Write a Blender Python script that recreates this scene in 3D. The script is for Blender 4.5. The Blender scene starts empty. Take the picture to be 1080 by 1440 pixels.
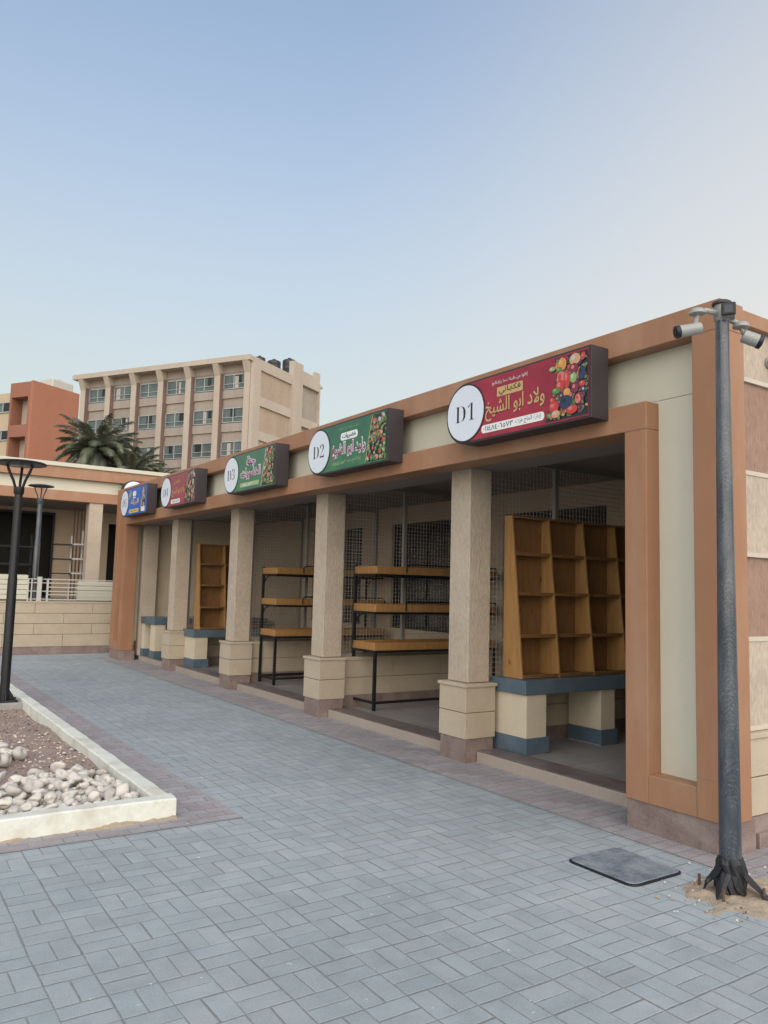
import bpy, bmesh, math, random
from mathutils import Vector, Matrix
random.seed(7)
SC = bpy.context.scene
COL = SC.collection
R = math.radians

# ------------------------------------------------------------------ camera, sky, sun, exposure
def make_camera():
    yaw, pitch, roll, F = 0.5882, 0.0973, 0.0267, 1104.95
    cy, sy, cp, sp = math.cos(yaw), math.sin(yaw), math.cos(pitch), math.sin(pitch)
    f = Vector((sy*cp, cy*cp, sp)); r = Vector((cy, -sy, 0)); u = r.cross(f)
    c, s = math.cos(roll), math.sin(roll)
    r2 = c*r + s*u; u2 = -s*r + c*u
    cam = bpy.data.cameras.new('camera'); cam.sensor_fit = 'HORIZONTAL'; cam.sensor_width = 36
    cam.lens = F/1080*36; cam.clip_start = 0.05; cam.clip_end = 2000
    o = bpy.data.objects.new('camera', cam); COL.objects.link(o)
    m = Matrix((r2, u2, -f)).transposed().to_4x4(); m.translation = (0, 0, 1.6)
    o.matrix_world = m
    SC.camera = o
make_camera()

SUN_HEADING = R(203)      # clockwise from +Y
SUN_EL = R(24)
def make_world():
    w = bpy.data.worlds.new('World'); SC.world = w; w.use_nodes = True
    nt = w.node_tree; nt.nodes.clear()
    out = nt.nodes.new('ShaderNodeOutputWorld'); bg = nt.nodes.new('ShaderNodeBackground')
    sky = nt.nodes.new('ShaderNodeTexSky'); sky.sky_type = 'NISHITA'; sky.sun_disc = False
    sky.sun_elevation = SUN_EL; sky.sun_rotation = SUN_HEADING
    sky.altitude = 50; sky.air_density = 1.0; sky.dust_density = 1.6; sky.ozone_density = 2.0
    bg.inputs['Strength'].default_value = 0.086
    gm = nt.nodes.new('ShaderNodeGamma'); gm.inputs[1].default_value = .72
    tint = nt.nodes.new('ShaderNodeMix'); tint.data_type = 'RGBA'; tint.blend_type = 'MULTIPLY'; tint.inputs[0].default_value = 1
    tint.inputs[7].default_value = (1.0, 1.0, 1.0, 1)
    nt.links.new(sky.outputs[0], gm.inputs[0]); nt.links.new(gm.outputs[0], tint.inputs[6])
    # paler towards the horizon, warm afterglow low in the east
    tc = nt.nodes.new('ShaderNodeTexCoord'); sep = nt.nodes.new('ShaderNodeSeparateXYZ'); nt.links.new(tc.outputs['Generated'], sep.inputs[0])
    lo = nt.nodes.new('ShaderNodeMapRange'); lo.interpolation_type = 'SMOOTHSTEP'; nt.links.new(sep.outputs[2], lo.inputs[0])
    lo.inputs[1].default_value = .66; lo.inputs[2].default_value = .08; lo.inputs[4].default_value = .72
    pale = nt.nodes.new('ShaderNodeMix'); pale.data_type = 'RGBA'; nt.links.new(lo.outputs[0], pale.inputs[0])
    nt.links.new(tint.outputs[2], pale.inputs[6]); pale.inputs[7].default_value = (1.71, 1.82, 1.50, 1)
    dot = nt.nodes.new('ShaderNodeVectorMath'); dot.operation = 'DOT_PRODUCT'
    nt.links.new(tc.outputs['Generated'], dot.inputs[0]); dot.inputs[1].default_value = (math.sin(R(88)), math.cos(R(88)), .05)
    mr = nt.nodes.new('ShaderNodeMapRange'); mr.interpolation_type = 'SMOOTHSTEP'; nt.links.new(dot.outputs['Value'], mr.inputs[0])
    mr.inputs[1].default_value = .45; mr.inputs[2].default_value = 1.1; mr.inputs[4].default_value = .9
    gl = nt.nodes.new('ShaderNodeMix'); gl.data_type = 'RGBA'; nt.links.new(mr.outputs[0], gl.inputs[0])
    nt.links.new(pale.outputs[2], gl.inputs[6]); gl.inputs[7].default_value = (2.45, 2.50, 2.42, 1)
    wb = nt.nodes.new('ShaderNodeMix'); wb.data_type = 'RGBA'; wb.blend_type = 'MULTIPLY'; wb.inputs[0].default_value = 1
    wb.inputs[7].default_value = (.985, .925, .885, 1)      # hazy dusk: less saturated than the clear-air model
    nt.links.new(gl.outputs[2], wb.inputs[6]); nt.links.new(wb.outputs[2], bg.inputs['Color']); nt.links.new(bg.outputs[0], out.inputs[0])
make_world()
def make_sun():
    l = bpy.data.lights.new('sun', 'SUN'); l.energy = 1.0; l.angle = R(120); l.color = (1, .93, .85)
    o = bpy.data.objects.new('sun', l); COL.objects.link(o)
    d = Vector((math.sin(SUN_HEADING)*math.cos(SUN_EL), math.cos(SUN_HEADING)*math.cos(SUN_EL), math.sin(SUN_EL)))
    o.rotation_euler = d.to_track_quat('Z', 'Y').to_euler(); o.location = d*60
make_sun()
SC.view_settings.view_transform = 'Standard'; SC.view_settings.look = 'None'
SC.view_settings.exposure = 2.1; SC.view_settings.gamma = 1
SC.cycles.max_bounces = 8; SC.cycles.diffuse_bounces = 5

# ------------------------------------------------------------------ materials
def nodes(name):
    m = bpy.data.materials.new(name); m.use_nodes = True
    nt = m.node_tree; b = nt.nodes['Principled BSDF']
    return m, nt, b
def N(nt, t, **kw):
    n = nt.nodes.new(t)
    for k, v in kw.items(): setattr(n, k, v)
    return n
def math_n(nt, op, a, b=None, c=None):
    n = nt.nodes.new('ShaderNodeMath'); n.operation = op
    for i, v in enumerate((a, b, c)):
        if v is None: continue
        if isinstance(v, (int, float)): n.inputs[i].default_value = v
        else: nt.links.new(v, n.inputs[i])
    return n.outputs[0]
def mixc(nt, fac, a, b, mode='MIX'):
    n = nt.nodes.new('ShaderNodeMix'); n.data_type = 'RGBA'; n.blend_type = mode
    for i, v in ((0, fac), (6, a), (7, b)):
        if isinstance(v, (int, float)): n.inputs[i].default_value = v
        elif isinstance(v, tuple): n.inputs[i].default_value = (*v[:3], 1)
        else: nt.links.new(v, n.inputs[i])
    return n.outputs[2]
def ramp(nt, v, lo, hi):
    n = nt.nodes.new('ShaderNodeMapRange'); nt.links.new(v, n.inputs[0])
    n.inputs[1].default_value = lo; n.inputs[2].default_value = hi
    return n.outputs[0]
def coords(nt, scale=(1, 1, 1)):
    tc = nt.nodes.new('ShaderNodeTexCoord'); mp = nt.nodes.new('ShaderNodeMapping')
    nt.links.new(tc.outputs['Object'], mp.inputs[0]); mp.inputs['Scale'].default_value = scale
    return mp.outputs[0]
def noise(nt, co, scale, detail=4, rough=.55):
    n = nt.nodes.new('ShaderNodeTexNoise'); nt.links.new(co, n.inputs['Vector'])
    n.inputs['Scale'].default_value = scale; n.inputs['Detail'].default_value = detail; n.inputs['Roughness'].default_value = rough
    return n.outputs['Fac']
def pm(name, base, var=.12, vscale=2.5, fine=.08, fscale=40, stretch=(1, 1, 1), rough=.75, metallic=0.0,
       bump=.0, bscale=60, dirt=None, dirt_amt=.0, dirt_scale=1.2, spec=.5, coat=0, dst=None):
    m, nt, b = nodes(name)
    co = coords(nt); cs = coords(nt, stretch)
    big = noise(nt, co, vscale, 5); fin = noise(nt, cs, fscale, 3)
    k = math_n(nt, 'ADD', math_n(nt, 'MULTIPLY', math_n(nt, 'SUBTRACT', big, .5), var*2),
               math_n(nt, 'MULTIPLY', math_n(nt, 'SUBTRACT', fin, .5), fine*2))
    k = math_n(nt, 'ADD', k, 1.0)
    vec = N(nt, 'ShaderNodeVectorMath', operation='SCALE'); vec.inputs[0].default_value = base; nt.links.new(k, vec.inputs['Scale'])
    colr = vec.outputs[0]
    if dirt:
        d = ramp(nt, noise(nt, coords(nt, dst) if dst else co, dirt_scale, 8, .65), .46, .72)
        colr = mixc(nt, math_n(nt, 'MULTIPLY', d, dirt_amt), colr, dirt)
    nt.links.new(colr, b.inputs['Base Color'])
    rr = math_n(nt, 'ADD', math_n(nt, 'MULTIPLY', math_n(nt, 'SUBTRACT', big, .5), .25), rough)
    nt.links.new(rr, b.inputs['Roughness'])
    b.inputs['Metallic'].default_value = metallic; b.inputs['Specular IOR Level'].default_value = spec
    if coat: b.inputs['Coat Weight'].default_value = coat
    if bump:
        bn = nt.nodes.new('ShaderNodeBump'); bn.inputs['Strength'].default_value = bump; bn.inputs['Distance'].default_value = .01
        nt.links.new(noise(nt, cs, bscale, 5), bn.inputs['Height']); nt.links.new(bn.outputs[0], b.inputs['Normal'])
    return m
def flat(name, base, rough=.4, metallic=0, fine=.06):
    return pm(name, base, var=.06, vscale=6, fine=fine, fscale=90, rough=rough, metallic=metallic)
M = {}
M['brown'] = pm('brown_paint', (.305, .152, .082), var=.13, vscale=1.5, fine=.03, fscale=120, rough=.55, bump=.16, bscale=28, dirt=(.40, .27, .18), dirt_amt=.45, dirt_scale=1.6, dst=(1.5, 1.5, .5))
M['cream'] = pm('cream_panel_paint', (.53, .51, .41), var=.05, vscale=1.0, fine=.02, rough=.6, bump=.04, bscale=40, dirt=(.45, .42, .33), dirt_amt=.3)
M['plaster'] = pm('scratched_plaster', (.44, .37, .29), var=.14, vscale=3, fine=.34, fscale=62, stretch=(1, 1, .38), rough=.95, bump=1.0, bscale=60, dirt=(.35, .28, .21), dirt_amt=.45, dirt_scale=2)
M['stone'] = pm('beige_limestone', (.43, .365, .275), var=.13, vscale=4, fine=.14, fscale=60, rough=.8, bump=.25, bscale=45, dirt=(.36, .27, .18), dirt_amt=.4, dirt_scale=3)
M['granite'] = pm('pink_granite', (.205, .15, .135), var=.4, vscale=9, fine=.7, fscale=110, rough=.45, dirt=(.32, .27, .24), dirt_amt=.6, dirt_scale=5)
M['grout'] = pm('dark_joint', (.20, .16, .12), rough=.95)
M['step'] = pm('step_stone', (.34, .29, .245), var=.15, vscale=4, fine=.15, fscale=70, rough=.7, dirt=(.24, .19, .16), dirt_amt=.5, dirt_scale=2)
M['floor'] = pm('shop_floor_tile', (.20, .19, .18), var=.15, vscale=2, fine=.15, fscale=50, rough=.45, dirt=(.28, .25, .22), dirt_amt=.5)
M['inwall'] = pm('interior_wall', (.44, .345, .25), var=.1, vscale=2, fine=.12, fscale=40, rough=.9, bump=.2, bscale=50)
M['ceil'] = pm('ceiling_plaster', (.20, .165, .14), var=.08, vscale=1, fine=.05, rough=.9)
M['counter'] = pm('blue_grey_counter', (.075, .115, .15), var=.2, vscale=5, fine=.2, fscale=80, rough=.4, dirt=(.17, .20, .21), dirt_amt=.4, dirt_scale=4)
M['pier'] = pm('cream_counter_pier', (.55, .48, .36), var=.1, vscale=4, fine=.06, rough=.8, bump=.15, dirt=(.42, .34, .25), dirt_amt=.4, dirt_scale=3)
M['wire'] = pm('galvanised_wire', (.42, .39, .34), rough=.5, metallic=.3)
M['steel'] = pm('grey_steel_frame', (.27, .26, .24), rough=.5, metallic=.2)
M['black'] = pm('black_steel', (.012, .013, .016), var=.3, fine=.2, rough=.45, metallic=.2)
M['glass'] = pm('dark_window_glass', (.018, .022, .035), var=.3, vscale=.8, rough=.12)
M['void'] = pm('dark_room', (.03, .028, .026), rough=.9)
M['white'] = pm('white_wash', (.60, .615, .555), var=.08, vscale=6, fine=.10, fscale=50, rough=.8, bump=.35, bscale=35, dirt=(.42, .38, .29), dirt_amt=.7, dirt_scale=5)
M['whitemetal'] = pm('white_metal', (.47, .46, .42), rough=.5, dirt=(.4, .34, .28), dirt_amt=.3)
M['sand'] = pm('desert_sand', (.34, .275, .20), var=.2, vscale=3, fine=.35, fscale=90, rough=1, bump=.6, bscale=70, dirt=(.25, .2, .16), dirt_amt=.5, dirt_scale=4)
M['soil'] = pm('planter_soil', (.26, .20, .175), var=.35, vscale=2.2, fine=.7, fscale=70, rough=1, bump=1.0, bscale=60, dirt=(.33, .25, .17), dirt_amt=.8, dirt_scale=1.4)
M['casing'] = pm('dark_sign_casing', (.035, .028, .032), rough=.55, fine=.15)
M['disc'] = pm('white_sign_disc', (.62, .68, .76), var=.04, vscale=3, rough=.4)
M['ink'] = flat('black_ink', (.012, .014, .02))
M['tank'] = pm('black_plastic_tank', (.02, .021, .024), rough=.5)
M['concrete'] = pm('grey_concrete', (.30, .29, .27), var=.2, vscale=5, fine=.2, rough=.95, bump=.4)

def tiles(name, base):
    m, nt, b = nodes(name)
    co = coords(nt); br = nt.nodes.new('ShaderNodeTexBrick'); nt.links.new(co, br.inputs['Vector'])
    br.offset = 0; br.inputs['Scale'].default_value = 1; br.inputs['Brick Width'].default_value = .4; br.inputs['Row Height'].default_value = .4
    br.inputs['Mortar Size'].default_value = .004; br.inputs['Color1'].default_value = (*base, 1); br.inputs['Color2'].default_value = (*[v*1.2 for v in base], 1)
    br.inputs['Mortar'].default_value = (.09, .085, .08, 1)
    d = ramp(nt, noise(nt, co, 2.5, 8, .7), .48, .7)
    nt.links.new(mixc(nt, math_n(nt, 'MULTIPLY', d, .5), br.outputs['Color'], (.36, .33, .29)), b.inputs['Base Color']); b.inputs['Roughness'].default_value = .4
    return m
M['floor'] = tiles('shop_floor_tiles', (.215, .205, .20))
def wood(name, base):
    m, nt, b = nodes(name)
    cs = coords(nt, (3, 3, .35))
    n1 = noise(nt, cs, 9, 6, .6); n2 = noise(nt, coords(nt), 1.8, 3)
    knots = ramp(nt, noise(nt, coords(nt, (1, 1, .6)), 9, 1), .70, .76)
    c = mixc(nt, ramp(nt, n1, .3, .75), base, tuple(v*.58 for v in base))
    c = mixc(nt, math_n(nt, 'MULTIPLY', n2, .35), c, (base[0]*.75, base[1]*.6, base[2]*.5))
    c = mixc(nt, math_n(nt, 'MULTIPLY', knots, .7), c, (base[0]*.3, base[1]*.22, base[2]*.2))
    nt.links.new(c, b.inputs['Base Color']); b.inputs['Roughness'].default_value = .5
    bn = nt.nodes.new('ShaderNodeBump'); bn.inputs['Strength'].default_value = .12; bn.inputs['Distance'].default_value = .005
    nt.links.new(n1, bn.inputs['Height']); nt.links.new(bn.outputs[0], b.inputs['Normal'])
    return m
M['wood'] = wood('pine_boards', (.255, .135, .052))
M['woodlight'] = wood('light_pine_boards', (.41, .225, .08))

def paver(name, base, basket=True, spread=.16, alt=None):
    m, nt, b = nodes(name)
    tc = nt.nodes.new('ShaderNodeTexCoord'); sep = nt.nodes.new('ShaderNodeSeparateXYZ')
    wob = nt.nodes.new('ShaderNodeTexNoise'); wob.inputs['Scale'].default_value = 2.3; nt.links.new(tc.outputs['Object'], wob.inputs['Vector'])
    sc = N(nt, 'ShaderNodeVectorMath', operation='MULTIPLY_ADD'); nt.links.new(wob.outputs['Color'], sc.inputs[0])
    sc.inputs[1].default_value = (.022, .022, 0); nt.links.new(tc.outputs['Object'], sc.inputs[2])
    nt.links.new(sc.outputs[0], sep.inputs[0])
    x, y = sep.outputs[0], sep.outputs[1]
    A = lambda op, a, bb=None, c=None: math_n(nt, op, a, bb, c)
    if basket:
        u = A('MULTIPLY_ADD', x, 5, .25); v = A('MULTIPLY_ADD', y, 5, .7)
        iu, iv = A('FLOOR', u), A('FLOOR', v)
        fu, fv = A('SUBTRACT', u, iu), A('SUBTRACT', v, iv)
        par = A('FLOORED_MODULO', A('ADD', iu, iv), 2)
        inv = A('SUBTRACT', 1, par)
        a = A('ADD', A('MULTIPLY', fu, inv), A('MULTIPLY', fv, par))
        bb = A('MULTIPLY', A('ADD', A('MULTIPLY', fv, inv), A('MULTIPLY', fu, par)), 2)
    else:
        v = A('MULTIPLY', y, 10); iv = A('FLOOR', v); fv = A('SUBTRACT', v, iv)
        u = A('ADD', A('MULTIPLY', x, 5), A('MULTIPLY', A('FLOORED_MODULO', iv, 2), .5)); iu = A('FLOOR', u)
        a = A('SUBTRACT', u, iu); bb = fv
    ib = A('FLOOR', bb); fb = A('SUBTRACT', bb, ib)
    cmb = nt.nodes.new('ShaderNodeCombineXYZ'); nt.links.new(iu, cmb.inputs[0]); nt.links.new(iv, cmb.inputs[1]); nt.links.new(ib, cmb.inputs[2])
    wn = nt.nodes.new('ShaderNodeTexWhiteNoise'); nt.links.new(cmb.outputs[0], wn.inputs['Vector'])
    wsep = nt.nodes.new('ShaderNodeSeparateXYZ'); nt.links.new(wn.outputs['Color'], wsep.inputs[0])
    a = A('ADD', a, A('MULTIPLY', A('SUBTRACT', wsep.outputs[0], .5), .022)); fb = A('ADD', fb, A('MULTIPLY', A('SUBTRACT', wsep.outputs[1], .5), .05))
    da = A('MULTIPLY', A('MINIMUM', a, A('SUBTRACT', 1, a)), .2)
    db = A('MULTIPLY', A('MINIMUM', fb, A('SUBTRACT', 1, fb)), .1)
    d = A('MINIMUM', da, db)
    rnd = wn.outputs['Value']
    co = tc.outputs['Object']
    jn = noise(nt, co, 35, 2)
    joint = A('SUBTRACT', 1, ramp(nt, A('ADD', d, A('MULTIPLY', A('SUBTRACT', jn, .5), .007)), .0008, .0042))
    fin = noise(nt, co, 130, 3, .7); big = noise(nt, co, .55, 5); mid = noise(nt, co, 5, 5, .65)
    k = A('ADD', 1, A('MULTIPLY', A('SUBTRACT', rnd, .5), spread*2))
    k = A('ADD', k, A('MULTIPLY', A('SUBTRACT', fin, .5), .75))
    k = A('ADD', k, A('MULTIPLY', A('SUBTRACT', mid, .5), .5))
    k = A('ADD', k, A('MULTIPLY', A('SUBTRACT', big, .5), .55))
    vec = N(nt, 'ShaderNodeVectorMath', operation='SCALE'); nt.links.new(k, vec.inputs['Scale'])
    if alt:
        hue = mixc(nt, ramp(nt, wn.outputs['Color'], 0.2, .9), base, alt); nt.links.new(hue, vec.inputs[0])
    else: vec.inputs[0].default_value = base
    c = vec.outputs[0]
    dust = ramp(nt, noise(nt, co, 1.1, 9, .72), .52, .75)
    c = mixc(nt, A('MULTIPLY', dust, .3), c, (.36, .34, .31))
    c = mixc(nt, A('MULTIPLY', joint, A('MULTIPLY_ADD', mid, .9, .25)), c, (.14, .14, .135))
    spk = ramp(nt, noise(nt, co, 22, 2), .735, .75)
    c = mixc(nt, A('MULTIPLY', spk, .75), c, (.6, .6, .58))
    nt.links.new(c, b.inputs['Base Color'])
    b.inputs['Roughness'].default_value = .8; b.inputs['Specular IOR Level'].default_value = .35
    h = A('ADD', A('MULTIPLY', ramp(nt, d, 0, .007), 1.0), A('MULTIPLY', fin, .18))
    h = A('ADD', h, A('MULTIPLY', rnd, .5))
    bn = nt.nodes.new('ShaderNodeBump'); bn.inputs['Strength'].default_value = .55; bn.inputs['Distance'].default_value = .006
    nt.links.new(h, bn.inputs['Height']); nt.links.new(bn.outputs[0], b.inputs['Normal'])
    return m
M['paver'] = paver('grey_basketweave_pavers', (.285, .328, .342), True, .06, alt=(.295, .328, .34))
M['redpaver'] = paver('red_running_pavers', (.292, .262, .268), False, .08, alt=(.285, .28, .288))

def pole_mat():
    m, nt, b = nodes('plastic_wrapped_pole')
    co = coords(nt); cs = coords(nt, (1, 1, .6))
    w = N(nt, 'ShaderNodeTexWave', wave_type='BANDS', bands_direction='DIAGONAL'); nt.links.new(cs, w.inputs['Vector'])
    w.inputs['Scale'].default_value = 38; w.inputs['Distortion'].default_value = 9; w.inputs['Detail'].default_value = 5; w.inputs['Detail Scale'].default_value = 1.6
    sc = math_n(nt, 'MULTIPLY', ramp(nt, w.outputs['Fac'], .80, .98), ramp(nt, noise(nt, co, 3.5, 4), .38, .68))
    patch = ramp(nt, noise(nt, coords(nt, (1, 1, .22)), 9, 6, .75), .42, .72)
    c = mixc(nt, math_n(nt, 'MULTIPLY', patch, .55), (.024, .032, .044), (.15, .165, .185))
    c = mixc(nt, math_n(nt, 'MULTIPLY', sc, .28), c, (.36, .37, .38))
    nt.links.new(c, b.inputs['Base Color'])
    b.inputs['Roughness'].default_value = .36; b.inputs['Coat Weight'].default_value = .3
    bn = nt.nodes.new('ShaderNodeBump'); bn.inputs['Strength'].default_value = .10; bn.inputs['Distance'].default_value = .003
    nt.links.new(math_n(nt, 'ADD', w.outputs['Fac'], patch), bn.inputs['Height']); nt.links.new(bn.outputs[0], b.inputs['Normal'])
    return m
M['pole'] = pole_mat()
def manhole_mat():
    m, nt, b = nodes('cast_manhole_lid')
    co = coords(nt)
    v = N(nt, 'ShaderNodeTexVoronoi'); nt.links.new(co, v.inputs['Vector']); v.inputs['Scale'].default_value = 40
    n = noise(nt, co, 6, 6, .7)
    c = mixc(nt, ramp(nt, n, .35, .7), (.105, .13, .16), (.27, .305, .335))
    nt.links.new(c, b.inputs['Base Color']); b.inputs['Roughness'].default_value = .5; b.inputs['Metallic'].default_value = 0
    bn = nt.nodes.new('ShaderNodeBump'); bn.inputs['Strength'].default_value = .6; bn.inputs['Distance'].default_value = .006
    nt.links.new(v.outputs['Distance'], bn.inputs['Height']); nt.links.new(bn.outputs[0], b.inputs['Normal'])
    return m
M['lid'] = manhole_mat()

# ------------------------------------------------------------------ mesh helpers
class MB:
    def __init__(s, fn=None): s.v = []; s.f = []; s.mi = []; s.fn = fn; s.cur = 0
    def pts(s, ps):
        i = len(s.v)
        for p in ps: s.v.append(tuple(s.fn(*p)) if s.fn else tuple(p))
        return i
    def face(s, idx): s.f.append(tuple(idx)); s.mi.append(s.cur)
    def quad(s, a, b, c, d): i = s.pts((a, b, c, d)); s.face((i, i+1, i+2, i+3)); return s
    def box(s, x0, x1, y0, y1, z0, z1):
        i = s.pts([(x, y, z) for z in (z0, z1) for (x, y) in ((x0, y0), (x1, y0), (x1, y1), (x0, y1))])
        for q in ((0, 3, 2, 1), (4, 5, 6, 7), (0, 1, 5, 4), (1, 2, 6, 5), (2, 3, 7, 6), (3, 0, 4, 7)): s.face([i+k for k in q])
        return s
    def prism(s, poly, fn0, fn1):            # poly 2d; fn maps (a,b)->3d
        n = len(poly); i = s.pts([fn0(*p) for p in poly]); j = s.pts([fn1(*p) for p in poly])
        s.face([i+k for k in range(n)][::-1]); s.face([j+k for k in range(n)])
        for k in range(n): s.face((i+k, i+(k+1) % n, j+(k+1) % n, j+k))
        return s
    def poly(s, ps): i = s.pts(ps); s.face(range(i, i+len(ps))); return s
    def cone(s, p0, p1, r0, r1, n=16, caps=True):
        p0, p1 = Vector(p0), Vector(p1); ax = (p1-p0).normalized()
        a = ax.orthogonal().normalized(); b = ax.cross(a)
        ring = lambda p, r: [p+r*(math.cos(2*math.pi*k/n)*a+math.sin(2*math.pi*k/n)*b) for k in range(n)]
        i = s.pts(ring(p0, r0)); j = s.pts(ring(p1, r1))
        for k in range(n): s.face((i+k, i+(k+1) % n, j+(k+1) % n, j+k))
        if caps: s.face([i+k for k in range(n)][::-1]); s.face([j+k for k in range(n)])
        return s
    def tube(s, path, r, n=8):
        path = [Vector(p) for p in path]; rr = r if isinstance(r, (list, tuple)) else [r]*len(path)
        prev = None; first = None; a = None
        for k, p in enumerate(path):
            t = (path[min(k+1, len(path)-1)]-path[max(k-1, 0)]).normalized()
            a = t.orthogonal().normalized() if a is None else (a-t*a.dot(t)).normalized()
            b = t.cross(a)
            i = s.pts([p+rr[k]*(math.cos(2*math.pi*q/n)*a+math.sin(2*math.pi*q/n)*b) for q in range(n)])
            if prev is not None:
                for q in range(n): s.face((prev+q, prev+(q+1) % n, i+(q+1) % n, i+q))
            else: s.face([i+q for q in range(n)][::-1])
            prev = i
        s.face([prev+q for q in range(n)])
        return s
    def lathe(s, c, prof, n=24):
        prev = None
        for (r, z) in prof:
            i = s.pts([(c[0]+r*math.cos(2*math.pi*k/n), c[1]+r*math.sin(2*math.pi*k/n), c[2]+z) for k in range(n)])
            if prev is not None:
                for k in range(n): s.face((prev+k, prev+(k+1) % n, i+(k+1) % n, i+k))
            prev = i
        return s
    def build(s, name, mats, parent=None, bevel=0, smooth=False, kind=None, recalc=True):
        off = world_loc(parent) if parent else Vector((0, 0, 0))
        inv = parent_rot_inv(parent) if parent else None
        me = bpy.data.meshes.new(name)
        vv = [Vector(p)-off for p in s.v]
        if inv: vv = [inv @ p for p in vv]
        me.from_pydata(vv, [], s.f)
        for m in (mats if isinstance(mats, (list, tuple)) else [mats]): me.materials.append(m)
        if any(s.mi): me.polygons.foreach_set('material_index', s.mi)
        if recalc:
            bm = bmesh.new(); bm.from_mesh(me); bmesh.ops.recalc_face_normals(bm, faces=bm.faces); bm.to_mesh(me); bm.free()
        if smooth: me.polygons.foreach_set('use_smooth', [True]*len(me.polygons))
        o = bpy.data.objects.new(name, me); COL.objects.link(o)
        if parent: o.parent = parent
        if bevel:
            md = o.modifiers.new('bevel', 'BEVEL'); md.width = bevel; md.segments = 2; md.limit_method = 'ANGLE'; md.angle_limit = R(40)
        if smooth and not recalc is None:
            try: me.set_sharp_from_angle(angle=R(40))
            except Exception: pass
        if kind: o['kind'] = kind
        return o
def world_loc(o):
    p = Vector((0, 0, 0))
    while o: p = p + o.location; o = o.parent
    return p
def parent_rot_inv(o): return None
def thing(name, label, cat, loc=(0, 0, 0), group=None):
    o = bpy.data.objects.new(name, None); COL.objects.link(o); o.location = loc; o.empty_display_size = .2
    return tag(o, label, cat, group)
def tag(o, label, cat, group=None):
    o['label'] = label; o['category'] = cat
    if group: o['group'] = group
    return o
def kids(o): return [c for c in bpy.data.objects if c.parent == o]
def dup(o, parent=None, loc=None):
    c = o.copy(); COL.objects.link(c); c.parent = parent
    if loc is not None: c.location = loc
    for ch in kids(o): dup(ch, c)
    return c

# ------------------------------------------------------------------ setting: ground, paving
MB().quad((-400, -300, -.03), (400, -300, -.03), (400, 600, -.03), (-400, 600, -.03)).build('ground', M['sand'], kind='structure')
MB().quad((-14, -8, 0), (13, -8, 0), (13, 18.24, 0), (-14, 18.24, 0)).build('pavement', M['paver'], kind='structure')
b = MB()
z = .004
b.quad((1.95, 5.17, z), (2.35, 5.17, z), (2.35, 16.5, z), (1.95, 16.5, z))
b.quad((-6, 5.17, z), (1.95, 5.17, z), (1.95, 5.38, z), (-6, 5.38, z))
b.build('paving_border', M['redpaver'], kind='structure')
b = MB().quad((4.36, 2.5, z), (5.05, 2.5, z), (5.05, 17.3, z), (4.36, 17.3, z))
b.quad((5.05, 2.5, z), (12, 2.5, z), (12, 2.9, z), (5.05, 2.9, z)).build('paving_border', M['redpaver'], kind='structure')

# ------------------------------------------------------------------ market block with five shops
mk = thing('market_building', 'long brown and cream single storey row of open shops with stone columns', 'building', (4.57, 2.95, 0))
FX, BX, PX = 4.57, 4.835, 4.71
b = MB()
b.box(FX, BX, 2.95, 17.22, 3.36, 3.56)                       # upper band
b.box(FX, BX, 2.95, 3.165, .2, 3.36)                           # outer post near
b.box(FX, BX, 3.165, 3.535, .2, .39)                            # bottom rail
b.box(FX, BX, 3.535, 3.725, .2, 2.78)                          # inner post
b.box(FX, BX, 3.535, 16.63, 2.78, 2.98)                       # lower band
b.box(FX, BX, 16.43, 16.63, .2, 2.78)
b.box(FX, BX, 16.63, 16.97, .2, .39)
b.box(FX, BX, 16.97, 17.22, .2, 3.36)
b.build('frame', M['brown'], mk, bevel=.006)
# fine dark joints of the brown cladding
for (y0, y1, z0, z1) in ((2.95, 3.165, 3.357, 3.361), (3.1635, 3.1665, .2, .39), (2.95, 3.165, .448, .452), (3.535, 3.725, 2.777, 2.7805)):
    MB().box(FX-.001, FX+.01, y0, y1, z0, z1).build('panel_joint', M['grout'], mk)
for y in (5.9, 8.7, 11.5, 14.3):
    MB().box(FX-.001, FX+.01, y, y+.003, 3.361, 3.558).build('panel_joint', M['grout'], mk); MB().box(FX-.001, FX+.01, y+.6, y+.603, 2.783, 2.978).build('panel_joint', M['grout'], mk)
b = MB()
b.box(PX, BX+.12, 3.16, 3.54, .385, 2.997); b.box(PX, BX+.12, 3.16, 16.975, 3.001, 3.365); b.box(PX, BX+.12, 16.625, 16.975, .385, 2.997); b.box(PX, BX+.12, 3.54, 16.625, 2.975, 2.999)
b.build('fascia_panel', M['cream'], mk)
b = MB()
b.box(FX+.012, BX+.05, 16.44, 17.21, 0, .2)
MB().box(FX+.012, BX+.05, 2.96, 3.72, 0, .2).build('plinth', M['granite'], mk)
b.build('plinth', M['granite'], mk)
b = MB()                                                     # lintel, ceiling, roof
b.box(BX+.12, 5.3, 3.1, 17.2, 2.82, 3.40)
b.build('lintel', M['plaster'], mk)
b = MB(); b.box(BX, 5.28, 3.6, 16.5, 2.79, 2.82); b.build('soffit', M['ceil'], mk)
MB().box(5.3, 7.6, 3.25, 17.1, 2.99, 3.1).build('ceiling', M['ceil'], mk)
b = MB().box(5.3, 7.9, 3.25, 17.1, 3.1, 3.41); b.build('roof', M['concrete'], mk)
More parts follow.
